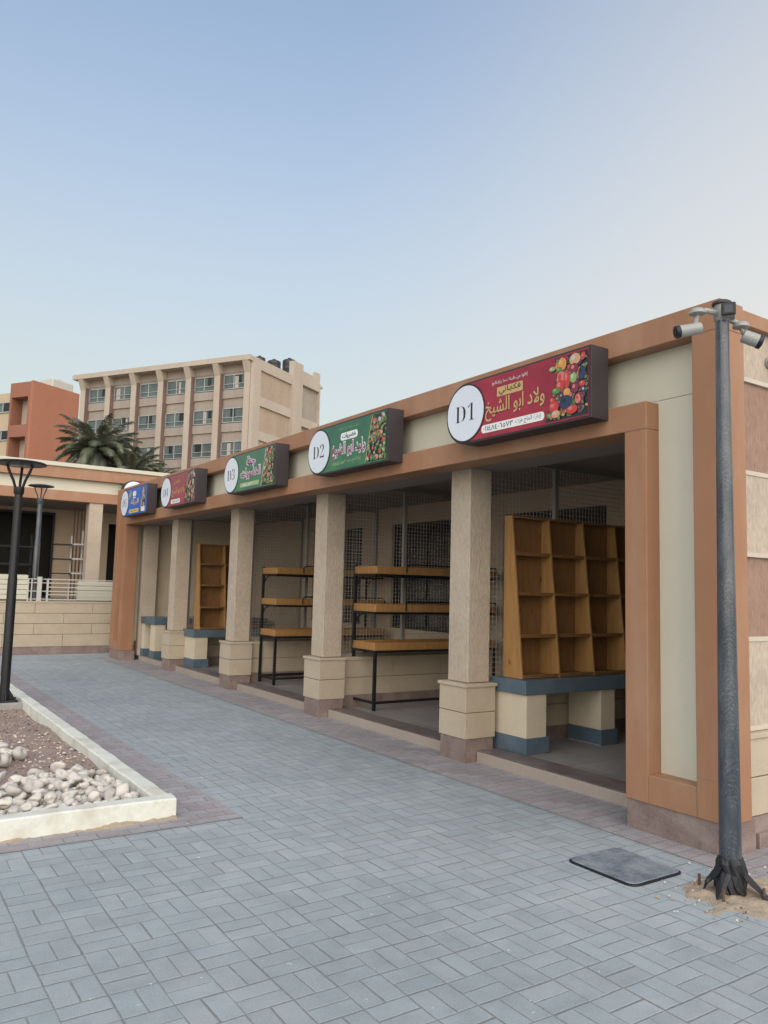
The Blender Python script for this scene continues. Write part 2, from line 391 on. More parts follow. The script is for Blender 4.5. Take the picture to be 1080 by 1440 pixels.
# floor with granite threshold and step
MB().box(5.0, 7.7, 3.7, 17.0, 0, .1).build('floor', M['floor'], mk, bevel=.006)
MB().box(4.99, 5.27, 3.74, 16.44, .1, .107).build('threshold', pm('dark_threshold_granite', (.135, .11, .105), var=.4, vscale=6, fine=.6, fscale=100, rough=.4, dirt=(.24, .21, .19), dirt_amt=.6, dirt_scale=4), mk)
b = MB()
yy = [3.74, 5.78, 6.18, 8.58, 8.98, 11.38, 11.78, 14.18, 14.58, 16.44]
for k in range(0, 10, 2): b.box(4.975, 5.0, yy[k], yy[k+1], 0, .098)
b.build('step', M['step'], mk, bevel=.004)
# back wall with window openings
WX = 7.6
b = MB(); opens = []
for k in range(4):
    s = 5.97+2.8*(k-1)
    opens.append((s+.5, s+2.35))
segs = [3.25]+[v for o in opens for v in o]+[17.1]
for i in range(0, len(segs), 2): b.box(WX, WX+.2, segs[i], segs[i+1], .1, 2.99)
for (o0, o1) in opens: b.box(WX, WX+.2, o0, o1, 2.7, 2.99); b.box(WX, WX+.2, o0, o1, .1, .95)
b.build('wall', M['inwall'], mk)
for (o0, o1) in opens:
    f = MB()
    for (y0, y1, z0, z1) in ((o0, o1, .95, 1.0), (o0, o1, 2.65, 2.7), (o0, o0+.05, 1, 2.65), (o1-.05, o1, 1, 2.65), ((o0+o1)/2-.025, (o0+o1)/2+.025, 1, 2.65)):
        f.box(WX+.05, WX+.11, y0, y1, z0, z1)
    w = f.build('window', M['black'], mk)
    MB().box(WX+.075, WX+.085, o0+.05, o1-.05, 1, 2.65).build('pane', M['glass'], w)
# inside end walls, pilaster
MB().box(4.95, 5.25, 16.40, 16.62, .1, 2.99).build('pilaster', M['plaster'], mk)
b = MB(); b.box(5.0, 7.6, 16.622, 16.9, .1, 2.99)
b.build('wall', pm('light_end_wall', (.62, .52, .375), var=.12, vscale=3, fine=.2, fscale=50, rough=.9, bump=.5, bscale=60), mk)
MB().box(4.9, 7.6, 3.30, 3.72, .0, 2.99).build('wall', M['inwall'], mk)
# side wall at the near end: striped plaster
b = MB(); b.box(BX+.005, 12, 3.06, 3.28, .7, 3.47)
b.build('wall', pm('red_brown_scratched_plaster', (.285, .18, .135), var=.1, vscale=2, fine=.34, fscale=60, stretch=(1, 1, .3), rough=.95, bump=.9, bscale=60, dirt=(.40, .30, .23), dirt_amt=.5, dirt_scale=2.5), mk)
b = MB(); tr = MB()
for (z0, z1) in ((3.09, 3.47), (1.88, 2.47), (.73, 1.345)):
    b.box(BX+.01, 12, 3.045, 3.06, z0+.03, z1-.03 if z1 < 3.4 else z1)
    tr.box(BX+.01, 12, 3.038, 3.06, z0, z0+.03)
    if z1 < 3.4: tr.box(BX+.01, 12, 3.038, 3.06, z1-.03, z1)
b.build('band', pm('pale_scratched_plaster', (.46, .385, .31), var=.1, vscale=2, fine=.38, fscale=60, stretch=(1, 1, .3), rough=.95, bump=.9, bscale=60, dirt=(.33, .26, .21), dirt_amt=.6, dirt_scale=2.5), mk)
tr.build('trim', pm('pale_band_edge', (.52, .46, .385), rough=.9, bump=.2), mk)
MB().box(BX, 12, 3.0, 3.3, 3.47, 3.57).build('coping', M['brown'], mk, bevel=.005)
b = MB()
for k in range(9):
    x0 = BX+.02+k*.82
    for (z0, z1) in ((.2, .44), (.446, .69)): b.box(x0, x0+.813, 3.0, 3.2, z0, z1)
b.box(BX+.02, 12, 2.985, 3.2, .69, .725)
b.build('stone_base', M['stone'], mk, bevel=.006)
b = MB().box(BX+.05, 12, 2.99, 3.19, 0, .198); b.box(BX+.1, 12, 2.965, 2.99, 0, .1); b.build('plinth', M['granite'], mk)
# columns: thing > column > plinth
def column(y0):
    c = MB().box(4.90, 5.17, y0+.06, y0+.36, .73, 2.82).build('column', M['plaster'], mk, bevel=.008)
    b = MB(); b.cur = 0
    for (z0, z1) in ((.22, .455), (.462, .695)): b.box(4.83, 5.2, y0, y0+.4, z0, z1)
    b.box(4.815, 5.215, y0-.015, y0+.415, .695, .725)
    b.cur = 1; b.box(4.842, 5.19, y0+.012, y0+.388, 0, .22)
    b.cur = 2; b.box(4.84, 5.19, y0+.01, y0+.39, .454, .463)
    b.build('column_base', [M['stone'], M['granite'], M['grout']], c, bevel=.006)
COLY = [5.78+2.8*k for k in range(4)]
for y in COLY: column(y)
# partitions: knee wall + wire mesh
for y in COLY:
    ym = y+.2
    b = MB()
    for k in range(3):
        x0 = 5.205+k*.8; x1 = min(x0+.794, WX)
        for (z0, z1) in ((.24, .455), (.461, .68)): b.box(x0, x1, ym-.08, ym+.08, z0, z1)
    b.box(5.205, WX, ym-.095, ym+.095, .68, .72)
    b.cur = 1; b.box(5.205, WX, ym-.075, ym+.075, .1, .24)
    b.build('knee_wall', [M['stone'], M['granite']], mk)
    fr = MB()
    for x in (5.2, 6.18, WX-.05): fr.box(x, x+.05, ym-.025, ym+.025, .72, 2.99)
    for zz in (.72, 2.93): fr.box(5.25, WX-.05, ym-.02, ym+.02, zz, zz+.04)
    s = fr.build('mesh_screen', M['steel'], mk)
    w = MB(); t = .0021
    x = 5.28
    while x < WX-.06: w.box(x-t, x+t, ym-t, ym+t, .76, 2.93); x += .05
    zz = .80
    while zz < 2.92: w.box(5.25, WX-.05, ym+t, ym+3*t, zz-t, zz+t); zz += .05
    w.build('wire_grid', M['wire'], s)

# ------------------------------------------------------------------ counters
def counter(x0, y0, y1, x1, h, label, piers):
    t = thing('market_counter', label, 'counter', (x0, y0, .1), 'masonry counters in the shops')
    MB().box(x0-.03, x1, y0-.02, y1, h-.13, h).build('counter_top', M['counter'], t, bevel=.006)
    for (px0, px1, py0, py1) in piers:
        p = MB().box(px0, px1, py0, py1, .1, h-.13).build('pier', M['pier'], t, bevel=.004)
        MB().box(px0-.008, px1+.03, py0-.012, py1+.008, .108, .255).build('skirting', M['counter'], p, bevel=.003)
counter(5.26, 5.42, 5.875, 7.5, .78, 'blue grey counter on cream piers beside the nearest column, holding a wide shelf unit', [(5.26, 5.52, 5.42, 5.86), (6.29, 6.5, 5.43, 5.86), (7.2, 7.42, 5.43, 5.86)])
counter(5.13, 13.70, 14.27, 7.5, .77, 'counter behind the second farthest column, holding the narrow looking shelf unit', [(5.13, 5.38, 13.70, 14.25), (6.2, 6.42, 13.7, 14.25)])
counter(4.99, 15.52, 16.38, 7.4, .9, 'empty counter at the far end of the row next to the brown end post', [(4.99, 5.2, 15.52, 15.8), (4.99, 5.2, 16.2, 16.36), (6.2, 6.4, 15.55, 16.3)])

# ------------------------------------------------------------------ pine shelf units on counters
def shelf_unit(x0, yf, yb, zb, n, label):
    t = thing('shelf_unit', label, 'shelf', (x0, yf, zb), 'pine shelf units on counters')
    pitch = .5; H = 1.57; top = yb-.11; th = .022
    yfz = lambda zz: yf+(top-yf)*(zz-zb)/H
    b = MB().box(x0, x0+pitch*n, yb-.012, yb, zb, zb+H); b.build('back_panel', M['wood'], t)
    for k in range(n+1):
        xx = x0+k*pitch
        prof = [(yf, zb), (yb-.013, zb), (yb-.013, zb+H), (top, zb+H)]
        d = MB().prism(prof, lambda a, c: (xx-th/2, a, c), lambda a, c: (xx+th/2, a, c))
        d.build('divider' if 0 < k < n else 'side_panel', M['woodlight'], t, bevel=.002)
    for k, dz in enumerate((.004, .385, .79, 1.18, H-.02)):
        b = MB()
        for j in range(n):
            xa = x0+j*pitch+th/2+.001; xb = x0+(j+1)*pitch-th/2-.001; zz = zb+dz
            ya, yb2 = yfz(zz)+.006, yb-.014
            b.box(xa, xb, ya, yb2, zz, zz+.018); b.box(xa, xb, ya-.004, ya+.012, zz+.019, zz+.032 if k < 4 else zz+.0195)
        b.build('shelf', M['wood'], t)
shelf_unit(5.315, 5.53, 5.80, .782, 4, 'wide pine unit of four shelf rows with slanted dividers, in the nearest shop')
shelf_unit(5.26, 13.82, 14.12, .772, 2, 'pine shelf unit seen narrow between two columns in the fourth shop from the camera')

# ------------------------------------------------------------------ black racks with wooden trays
def rack(x0, y0, label):
    t = thing('display_rack', label, 'rack', (x0, y0, .1), 'black steel racks with wooden trays')
    L, D = 1.95, .53; s = .018
    for (xx, zt) in ((0, .73), (L, .73)):
        MB().box(x0+xx-s, x0+xx+s, y0-s+.02, y0+s+.02, .1, .83).build('leg', M['black'], t)
    for xx in (0, L): MB().box(x0+xx-s, x0+xx+s, y0+D-s, y0+D+s, .1, 1.90).build('leg', M['black'], t)
    b = MB()
    for zz in (.18, .805, 1.28, 1.755):
        b.box(x0+s, x0+L-s, y0+D-.015, y0+D+.015, zz, zz+.03)
        b.box(x0+s, x0+L-s, y0+.005, y0+.035, zz, zz+.03)
        for xx in (0, L): b.box(x0+xx-.015, x0+xx+.015, y0+.036, y0+D-s, zz, zz+.03)
    b.build('rail_frame', M['black'], t)
    for zz in (1.28, 1.755):                                 # curved brackets
        for xx in (0, L):
            pth = [(x0+xx, y0+D-.02-.2*(1-math.cos(a)), zz-.2+.2*math.sin(a)) for a in [R(k*15) for k in range(7)]]
            MB().tube(pth, .01, 6).build('bracket', M['black'], t)
    for zz in (.835, 1.31, 1.785):
        b = MB(); x1 = x0-.03; x2 = x0+L+.03; ya = y0-.02; yb = y0+D-.02; th = .02
        b.box(x1, x2, ya, yb, zz, zz+.015)
        b.box(x1, x2, ya, ya+th, zz+.015, zz+.095); b.box(x1, x2, yb-th, yb, zz+.015, zz+.095)
        b.box(x1, x1+th, ya+th, yb-th, zz+.015, zz+.095); b.box(x2-th, x2, ya+th, yb-th, zz+.015, zz+.095)
        tr = b.build('tray', M['woodlight'], t, bevel=.003)
        if zz > 1:
            pth = [(x0+.42, ya-.008, zz+.02), (x0+.42, ya-.008, zz+.10), (x0+.44, ya-.008, zz+.122), (x0+.47, ya-.008, zz+.13), (x2-.05, ya-.008, zz+.13), (x2-.02, ya-.008, zz+.02)]
            MB().tube(pth, .009, 6).build('guard_rail', M['black'], tr)
    return t
rack(5.42, 8.22, 'black rack with three pine trays between the first and second columns from the camera')
rack(5.39, 10.95, 'farther black rack with pine trays between the second and third columns from the camera')

# ------------------------------------------------------------------ lettering
AR = {'ا': (0xFE8D, 0xFE8E), 'إ': (0xFE87, 0xFE88), 'أ': (0xFE83, 0xFE84), 'د': (0xFEA9, 0xFEAA), 'ر': (0xFEAD, 0xFEAE), 'ز': (0xFEAF, 0xFEB0), 'و': (0xFEED, 0xFEEE), 'ة': (0xFE93, 0xFE94)}
for ch, base in zip('بتجحخسشضطعفقكلمنهي', (0xFE8F, 0xFE95, 0xFE9D, 0xFEA1, 0xFEA5, 0xFEB1, 0xFEB5, 0xFEBD, 0xFEC1, 0xFEC9, 0xFED1, 0xFED5, 0xFED9, 0xFEDD, 0xFEE1, 0xFEE5, 0xFEE9, 0xFEF1)):
    AR[ch] = (base, base+1, base+2, base+3)
def shape(s):
    out = []; prev = False; i = 0
    while i < len(s):
        ch = s[i]
        if ch == 'ل' and i+1 < len(s) and s[i+1] == 'ا':
            out.append(chr(0xFEFC if prev else 0xFEFB)); prev = False; i += 2; continue
        if ch in AR:
            f = AR[ch]; nxt = i+1 < len(s) and s[i+1] in AR and len(f) == 4
            out.append(chr(f[(3 if prev else 2) if nxt else (1 if prev else 0)])); prev = nxt
        else: out.append(ch); prev = False
        i += 1
    return ''.join(reversed(out))
def text_mesh(body, bold=0.0):
    c = bpy.data.curves.new('lettering', 'FONT'); c.body = body; c.size = 1; c.offset = bold; c.resolution_u = 3
    o = bpy.data.objects.new('lettering', c); COL.objects.link(o)
    bpy.context.view_layer.update()
    me = bpy.data.meshes.new_from_object(o.evaluated_get(bpy.context.evaluated_depsgraph_get()))
    bpy.data.objects.remove(o); bpy.data.curves.remove(c)
    return me
def put_text(name, body, box, fnpos, mat, parent, layer, bold=0.0, ar=True, align_h=True):
    """fit text into (u0,u1,v0,v1) of a sign face"""
    me = text_mesh(shape(body) if ar else body, bold)
    xs = [v.co.x for v in me.vertices]; ys = [v.co.y for v in me.vertices]
    if not xs: return
    u0, u1, v0, v1 = box
    sx = (u1-u0)/(max(xs)-min(xs)); sy = (v1-v0)/(max(ys)-min(ys)); mx, my = min(xs), min(ys)
    for v in me.vertices: v.co = fnpos(u0+(v.co.x-mx)*sx, v0+(v.co.y-my)*sy, layer)
    me.materials.clear(); me.materials.append(mat)
    o = bpy.data.objects.new(name, me); COL.objects.link(o); o.parent = parent
    return o

# ------------------------------------------------------------------ signs
GOLD = flat('gold_print', (.50, .34, .14)); DGOLD = flat('dark_gold_print', (.40, .24, .08)); WHT = flat('white_print', (.72, .74, .74))
def print_mat(name, c0, c1, sc=3.0):
    m, nt, b = nodes(name)
    co = coords(nt); n = ramp(nt, noise(nt, co, sc, 4, .6), .3, .7); st = noise(nt, coords(nt, (1, 1, 5)), 9, 3)
    c = mixc(nt, n, c0, c1); c = mixc(nt, math_n(nt, 'MULTIPLY', st, .3), c, c0)
    nt.links.new(c, b.inputs['Base Color']); b.inputs['Roughness'].default_value = .38
    return m
RED = print_mat('red_print', (.22, .012, .03), (.37, .022, .05)); GREEN = print_mat('green_print', (.018, .085, .07), (.04, .20, .07), 2.2)
GREEN2 = print_mat('mid_green_print', (.03, .11, .08), (.055, .20, .08), 2.2); BLUE = print_mat('blue_print', (.01, .075, .42), (.02, .16, .58), 2)
MAROON = print_mat('maroon_print', (.20, .035, .045), (.33, .06, .10), 3)
FR = {k: flat('print_'+k, v, .4) for k, v in dict(red=(.50, .04, .035), pink=(.55, .17, .16), deep=(.20, .02, .05), orange=(.62, .24, .07), peach=(.52, .30, .17), yellow=(.58, .38, .08),
      leaf=(.08, .20, .05), dark=(.012, .022, .03), navy=(.02, .035, .09), lime=(.24, .34, .11), white=(.46, .45, .40), purple=(.10, .02, .10), olive=(.15, .15, .06), tan=(.38, .27, .16)).items()}
FK = list(FR)
MAG = flat('magenta_print', (.30, .06, .20)); LIGHTG = flat('pale_green_print', (.30, .42, .22)); DNAVY = flat('navy_print', (.03, .05, .16))
YEL = flat('yellow_print', (.75, .48, .06))
L_, H_, D_ = 1.71, .55, .185
def sign_pos(root):
    def f(u, v, layer): return Vector((u, -D_-.004-layer*.0008, v))      # in the sign's own space
    return f
def rrect(u0, u1, v0, v1, r, n=4):
    out = []
    for (cu, cv, a0) in ((u1-r, v1-r, 0), (u0+r, v1-r, 90), (u0+r, v0+r, 180), (u1-r, v0+r, 270)):
        out += [(cu+r*math.cos(R(a0+90*k/n)), cv+r*math.sin(R(a0+90*k/n))) for k in range(n+1)]
    return out
def local_poly(name, polys, mat, parent, layer, mats=None):
    """polys: list of (poly, matindex, layer offset); flat print on the face"""
    me = bpy.data.meshes.new(name); vs = []; fs = []; mi = []
    for (p, k, dl) in polys:
        i = len(vs); vs += [(u, -D_-.004-(layer+dl)*.0008, v) for (u, v) in p]; fs.append(tuple(range(i, i+len(p)))); mi.append(k)
    me.from_pydata(vs, [], fs)
    for m in (mats or [mat]): me.materials.append(m)
    me.polygons.foreach_set('material_index', mi)
    o = bpy.data.objects.new(name, me); COL.objects.link(o); o.parent = parent
    return o
def ell(cu, cv, ru, rv, rot=0, n=14, wob=0):
    c, s = math.cos(rot), math.sin(rot); out = []
    for k in range(n):
        a = 2*math.pi*k/n; q = 1+wob*(random.random()-.5); x, y = ru*q*math.cos(a), rv*q*math.sin(a)
        out.append((cu+c*x-s*y, cv+s*x+c*y))
    return out
def produce(edge, u1, palette, seed, count, size):
    """printed picture of fruit or vegetables: dark ground, many overlapping shaded shapes"""
    rs = random.Random(seed); P = []; k = 0
    left = [(edge(v), v) for v in [.03+.49*i/12 for i in range(13)]]
    P.append((left[::-1]+[(u1, .03), (u1, .52)], FK.index('dark'), 0))
    for _ in range(count):
        v = rs.uniform(.05, .5); r = size*rs.uniform(.55, 1.5); u = rs.uniform(edge(v)+.012, u1-.012)
        r = min(r, v-.03, .52-v, u1-u+.001, max(.006, u-edge(v)+.004))
        if r < .007: continue
        col = rs.choice(palette); rot = rs.uniform(0, 3.1); asp = rs.uniform(.6, 1)
        k += 1; P.append((ell(u, v, r*1.06, r*asp*1.06, rot), FK.index('dark' if rs.random() < .6 else 'olive'), k*.02))
        k += 1; P.append((ell(u-.003, v+.003, r*.95, r*asp*.95, rot), FK.index(col), k*.02))
        hl = {'red': 'pink', 'deep': 'red', 'orange': 'peach', 'leaf': 'lime', 'purple': 'deep', 'lime': 'white', 'pink': 'peach'}.get(col, 'white')
        k += 1; P.append((ell(u-r*.25, v+r*.28, r*.38, r*asp*.30, rot), FK.index(hl), k*.02))
        if rs.random() < .55:
            k += 1; a = rs.uniform(0, 6.3); P.append((ell(u+r*.7*math.cos(a), v+r*.5*math.sin(a), r*.55, r*.18, a), FK.index('leaf'), k*.02))
    return P
def make_sign(yleft, label, spec, loc=None, rot=-90):
    root = thing('shop_sign', label, 'sign', loc or (4.568, yleft, 2.89), 'sign boxes above the shops')
    root.rotation_euler = (0, 0, R(rot))
    arc = [(.275+.275*math.cos(R(90+a)), .275+.275*math.sin(R(90+a))) for a in range(0, 181, 10)]
    outline = arc+[(L_, 0), (L_, H_)]
    def raw(name, b, mats, par, bevel=0):
        me = bpy.data.meshes.new(name); me.from_pydata(b.v, [], b.f)
        bm = bmesh.new(); bm.from_mesh(me); bmesh.ops.recalc_face_normals(bm, faces=bm.faces); bm.to_mesh(me); bm.free()
        for m in mats: me.materials.append(m)
        me.polygons.foreach_set('material_index', b.mi) if any(b.mi) else None
        o = bpy.data.objects.new(name, me); COL.objects.link(o); o.parent = par
        if bevel: md = o.modifiers.new('bevel', 'BEVEL'); md.width = bevel; md.segments = 2; md.limit_method = 'ANGLE'
        return o
    raw('casing', MB().prism(outline, lambda a, c: (a, 0, c), lambda a, c: (a, -D_, c)), [M['casing']], root, .003)
    inner = [(.275+.258*math.cos(R(90+a)), .275+.258*math.sin(R(90+a))) for a in range(0, 181, 10)]+[(L_-.022, .017), (L_-.022, H_-.017)]
    face = raw('printed_face', MB().prism(inner, lambda a, c: (a, -D_-.0005, c), lambda a, c: (a, -D_-.0035, c)), [spec['bg']], root)
    rim = raw('disc', MB().prism(ell(.275, .275, .262, .262, n=48), lambda a, c: (a, -D_-.0036, c), lambda a, c: (a, -D_-.008, c)), [M['ink']], root)
    raw('disc_face', MB().prism(ell(.275, .275, .247, .247, n=48), lambda a, c: (a, -D_-.0081, c), lambda a, c: (a, -D_-.010, c)), [M['disc']], rim)
    pos = lambda u, v, l: Vector((u, -D_-.0112-l*.0008, v))
    n0 = spec['num']
    put_text('number', chr(0x1D403)+chr(0x1D7CE+n0), (.145, .405, .20, .355), pos, M['ink'], rim, 0, bold=-.02, ar=False)
    P = sign_pos(root)
    spec['print'](root, face, P)
    return root
def print_d1(root, face, P):
    edge = lambda v: 1.235+.125*max(0, math.sin(v/.52*math.pi*.66))**1.1
    pol = produce(edge, 1.685, ['red', 'deep', 'leaf', 'deep', 'orange', 'purple', 'leaf', 'olive', 'red', 'navy', 'leaf', 'pink', 'deep'], 5, 150, .024)
    base = len(pol)
    big = [(.46, 1.43, .045, .05, 'orange'), (.47, 1.56, .055, .045, 'peach'), (.40, 1.55, .04, .038, 'deep'), (.345, 1.42, .045, .06, 'pink'), (.33, 1.48, .03, .075, 'red'), (.29, 1.41, .045, .045, 'red'),
           (.33, 1.545, .035, .04, 'lime'), (.25, 1.56, .035, .04, 'deep'), (.23, 1.48, .035, .033, 'orange'), (.14, 1.345, .05, .05, 'red'), (.19, 1.33, .026, .026, 'red'), (.08, 1.365, .045, .03, 'peach'), (.09, 1.53, .055, .035, 'red'),
           (.16, 1.59, .028, .036, 'pink'), (.155, 1.47, .06, .05, 'navy'), (.35, 1.63, .035, .05, 'navy'), (.42, 1.40, .03, .02, 'leaf'), (.26, 1.37, .045, .025, 'leaf'), (.44, 1.33, .035, .018, 'lime')]
    k = len(pol)
    for (v, u, ru, rv, c) in big:
        k += 2; pol.append((ell(u, v, ru*1.08, rv*1.08), FK.index('dark'), k*.02)); pol.append((ell(u, v, ru, rv, 0, 16, .08), FK.index(c), (k+1)*.02))
        hl = {'red': 'pink', 'deep': 'pink', 'orange': 'yellow', 'leaf': 'lime', 'navy': 'dark', 'lime': 'white', 'pink': 'red', 'peach': 'white'}[c]
        k += 1; pol.append((ell(u-ru*.3, v+rv*.3, ru*.4, rv*.4), FK.index(hl), (k+1)*.02))
    local_poly('fruit_picture', pol, None, face, .2, [FR[q] for q in FK])
    put_text('tagline', '(كلوا من طيبات ما رزقناكم)', (.62, 1.05, .445, .487), P, WHT, face, 1)
    local_poly('title_box', [(rrect(.685, .995, .345, .425, .008), 0, 0)], GOLD, face, 1)
    put_text('title', 'فكهاني', (.71, .97, .352, .42), P, M['ink'], face, 2.2, .012)
    put_text('name_shadow', 'ولاد ابو الشيخ', (.54, 1.243, .148, .332), lambda u, v, l: P(u+.004, v-.005, l), FR['deep'], face, 1, .03)
    put_text('name', 'ولاد ابو الشيخ', (.54, 1.24, .15, .335), P, GOLD, face, 2.2, .012)
    local_poly('phone_strip', [(rrect(.492, 1.238, .058, .128, .03), 0, 0)], WHT, face, 1)
    put_text('phone_number', '٠١١٤٨٤٠٦٥٧٣', (.52, .885, .073, .117), P, M['ink'], face, 2.2, .004, ar=False)
    put_text('owner_line', 'إدارة الحاج عزت', (.915, 1.20, .068, .122), P, M['ink'], face, 2.2)
def veg_edge(v): return 1.30+.12*(v/.52)**1.2
VEG = ['leaf', 'leaf', 'olive', 'red', 'lime', 'tan', 'white', 'olive', 'deep', 'leaf', 'pink']
def outlined(name, txt, box, P, face, bold=.02, fill=None):
    u0, u1, v0, v1 = box
    put_text(name+'_outline', txt, (u0-.012, u1+.012, v0-.012, v1+.012), P, WHT, face, 1.5, bold+.045)
    put_text(name, txt, box, P, fill or MAG, face, 2.6, bold)
def print_d2(root, face, P):
    local_poly('vegetable_picture', produce(veg_edge, 1.685, VEG, 11, 150, .021), None, face, .2, [FR[q] for q in FK])
    local_poly('divider_line', [([(veg_edge(v)-.012, v) for v in (.03, .15, .3, .4, .52)]+[(veg_edge(v)+.004, v) for v in (.52, .4, .3, .15, .03)], 0, 0)], FR['tan'], face, 3.5)
    put_text('tagline', 'كلوا من طيبات ما رزقناكم', (.73, 1.14, .45, .485), P, LIGHTG, face, 1)
    local_poly('title_bubble', [(rrect(.765, 1.125, .335, .42, .035), 0, 0)], WHT, face, 1)
    put_text('title', 'خضروات', (.80, 1.09, .345, .412), P, DNAVY, face, 2.2, .03)
    outlined('name', 'وليد ابو الشيخ', (.58, 1.28, .13, .31), P, face)
    put_text('phone_line', 'إدارة الحاج عزت ٠١١٤٨٤٠٦٥٧٣'[:16], (.92, 1.20, .065, .12), P, LIGHTG, face, 1.2, .01)
    put_text('phone_number', '٠١١٤٨٤٠٦٥٧٣', (.60, .90, .07, .115), P, LIGHTG, face, 1.2, .02, ar=False)
def print_d3(root, face, P):
    local_poly('vegetable_picture', produce(veg_edge, 1.685, VEG, 23, 150, .022), None, face, .2, [FR[q] for q in FK])
    local_poly('divider_line', [([(veg_edge(v)-.014, v) for v in (.03, .15, .3, .4, .52)]+[(veg_edge(v)+.004, v) for v in (.52, .4, .3, .15, .03)], 0, 0)], FR['white'], face, 3.5)
    outlined('title', 'جنة', (.80, 1.08, .325, .475), P, face, .03)
    outlined('name', 'الخضروات', (.62, 1.25, .165, .315), P, face, .03)
    local_poly('phone_strip', [(rrect(.60, 1.22, .06, .12, .02), 0, 0)], LIGHTG, face, 1)
    put_text('phone_number', '٠١١٤٨٤٠٦٥٧٣', (.68, 1.02, .07, .11), P, WHT, face, 2.2, .02, ar=False)
def print_d4(root, face, P):
    e = lambda v: 1.22+.12*(v/.52)
    local_poly('fruit_picture', produce(e, 1.685, ['tan', 'olive', 'deep', 'white', 'leaf', 'pink', 'purple'], 31, 80, .028), None, face, .2, [FR[q] for q in FK])
    put_text('title', 'فكهاني', (.66, .95, .36, .45), P, GOLD, face, 1.2, .02)
    put_text('name', 'ولاد ابو الشيخ', (.58, 1.2, .17, .32), P, GOLD, face, 1.2, .02)
    local_poly('phone_strip', [(rrect(.56, 1.0, .05, .12, .006), 0, 0)], WHT, face, 1)
    put_text('phone_number', '٠١١٤٨٤٠٦٥٧٣', (.62, .96, .07, .105), P, DNAVY, face, 2.2, .01, ar=False)
def print_d5(root, face, P):
    e = lambda v: 1.30+.14*(v/.52)
    local_poly('goods_picture', produce(e, 1.60, ['white', 'tan', 'pink', 'navy', 'lime', 'peach', 'white'], 41, 50, .035), None, face, .2, [FR[q] for q in FK])
    local_poly('leaf_mark', [(ell(.62, .42, .10, .05, 1.0), 0, 0), (ell(.66, .44, .05, .07, .2), 0, .4)], FR['lime'], face, 1)
    local_poly('emblem', [(rrect(.80, 1.02, .37, .47, .04), 0, 0), (rrect(.82, 1.0, .33, .355, .01), 0, 0)], WHT, face, 1)
    put_text('name', 'البركة', (.70, 1.2, .19, .32), P, YEL, face, 1.2, .03)
    local_poly('phone_strip', [(rrect(.60, 1.22, .05, .12, .02), 0, 0)], YEL, face, 1)
    put_text('phone_number', '٠١١٤٨٤٠٦٥٧٣', (.68, 1.14, .07, .105), P, DNAVY, face, 2.2, .01, ar=False)
    local_poly('corner_patch', [([(1.40, .04), (1.62, .04), (1.62, .13), (1.40, .13)], 0, 0)], WHT, face, 5)
make_sign(5.58, 'large red sign box with disc D1, gold lettering and a picture of fruit', dict(num=1, bg=RED, print=print_d1))
make_sign(8.24, 'green sign box with disc D2 and a white lettered vegetable banner', dict(num=2, bg=GREEN, print=print_d2))
make_sign(10.82, 'green sign box with disc D3 and two lines of outlined lettering', dict(num=3, bg=GREEN2, print=print_d3))
make_sign(13.69, 'small looking maroon sign box with disc D4 and a white strip', dict(num=4, bg=MAROON, print=print_d4))
make_sign(16.22, 'bright blue sign box with disc D5 and yellow lettering at the far end', dict(num=5, bg=BLUE, print=print_d5))

# ------------------------------------------------------------------ camera pole with three security cameras
px, py = 4.078, 2.62
t = thing('camera_pole', 'tall scratched dark steel pole wrapped in plastic at the near corner of the shops', 'pole', (px, py, 0))
b = MB(); prof = [(.059, .02), (.058, .3), (.055, .9), (.049, 1.6), (.043, 2.4), (.038, 3.0), (.037, 3.22)]
b.lathe((px, py, 0), prof, 32).build('pole', M['pole'], t, smooth=True)
b = MB().lathe((px, py, 0), [(0, 3.325), (.04, 3.322), (.055, 3.312), (.056, 3.30), (.04, 3.295)], 20); b.build('cap', M['casing'], t, smooth=True)
b = MB().lathe((px, py, 0), [(.038, 3.20), (.044, 3.21), (.046, 3.25), (.042, 3.27), (.042, 3.305)], 20); b.build('collar', M['steel'], t, smooth=True)
b = MB(); rs = random.Random(5); n = 28; prev = None              # torn black wrapping crumpled round the foot
for (zz, rr, jit) in ((.20, .061, .004), (.17, .070, .008), (.12, .077, .012), (.07, .080, .012), (.025, .082, .014)):
    i = b.pts([(px+(rr+rs.uniform(-jit, jit))*math.cos(2*math.pi*k/n), py+(rr+rs.uniform(-jit, jit))*math.sin(2*math.pi*k/n), zz+rs.uniform(-jit, jit)) for k in range(n)])
    if prev is not None:
        for k in range(n): b.face((prev+k, prev+(k+1) % n, i+(k+1) % n, i+k))
    prev = i
for (a, ln, wd, zt, lift) in ((-1.15, .24, .055, .16, .0), (3.25, .14, .04, .15, .0), (2.5, .10, .05, .17, .06)):
    u = Vector((math.cos(a), math.sin(a), 0)); v = Vector((-u.y, u.x, 0)); c = Vector((px, py, 0))
    ln *= .62; wd *= .85
    rows = [(.062, zt, wd), (.085, zt*.75, wd*.95), (.085+ln*.4, zt*.40+lift*.5, wd*.7), (.085+ln*.75, zt*.12+lift, wd*.35), (.085+ln, .004+lift*.6, .006)]
    prev = None
    for (r_, zz, w_) in rows:
        i = b.pts([c+u*r_+v*(w_*q)+Vector((0, 0, zz+rs.uniform(-.008, .008)-abs(q)*.02)) for q in (-1, -.3, .4, 1)])
        if prev is not None:
            for k in range(3): b.face((prev+k, prev+k+1, i+k+1, i+k))
        prev = i
o = b.build('torn_wrapping', M['black'], t); md = o.modifiers.new('thick', 'SOLIDIFY'); md.thickness = .004
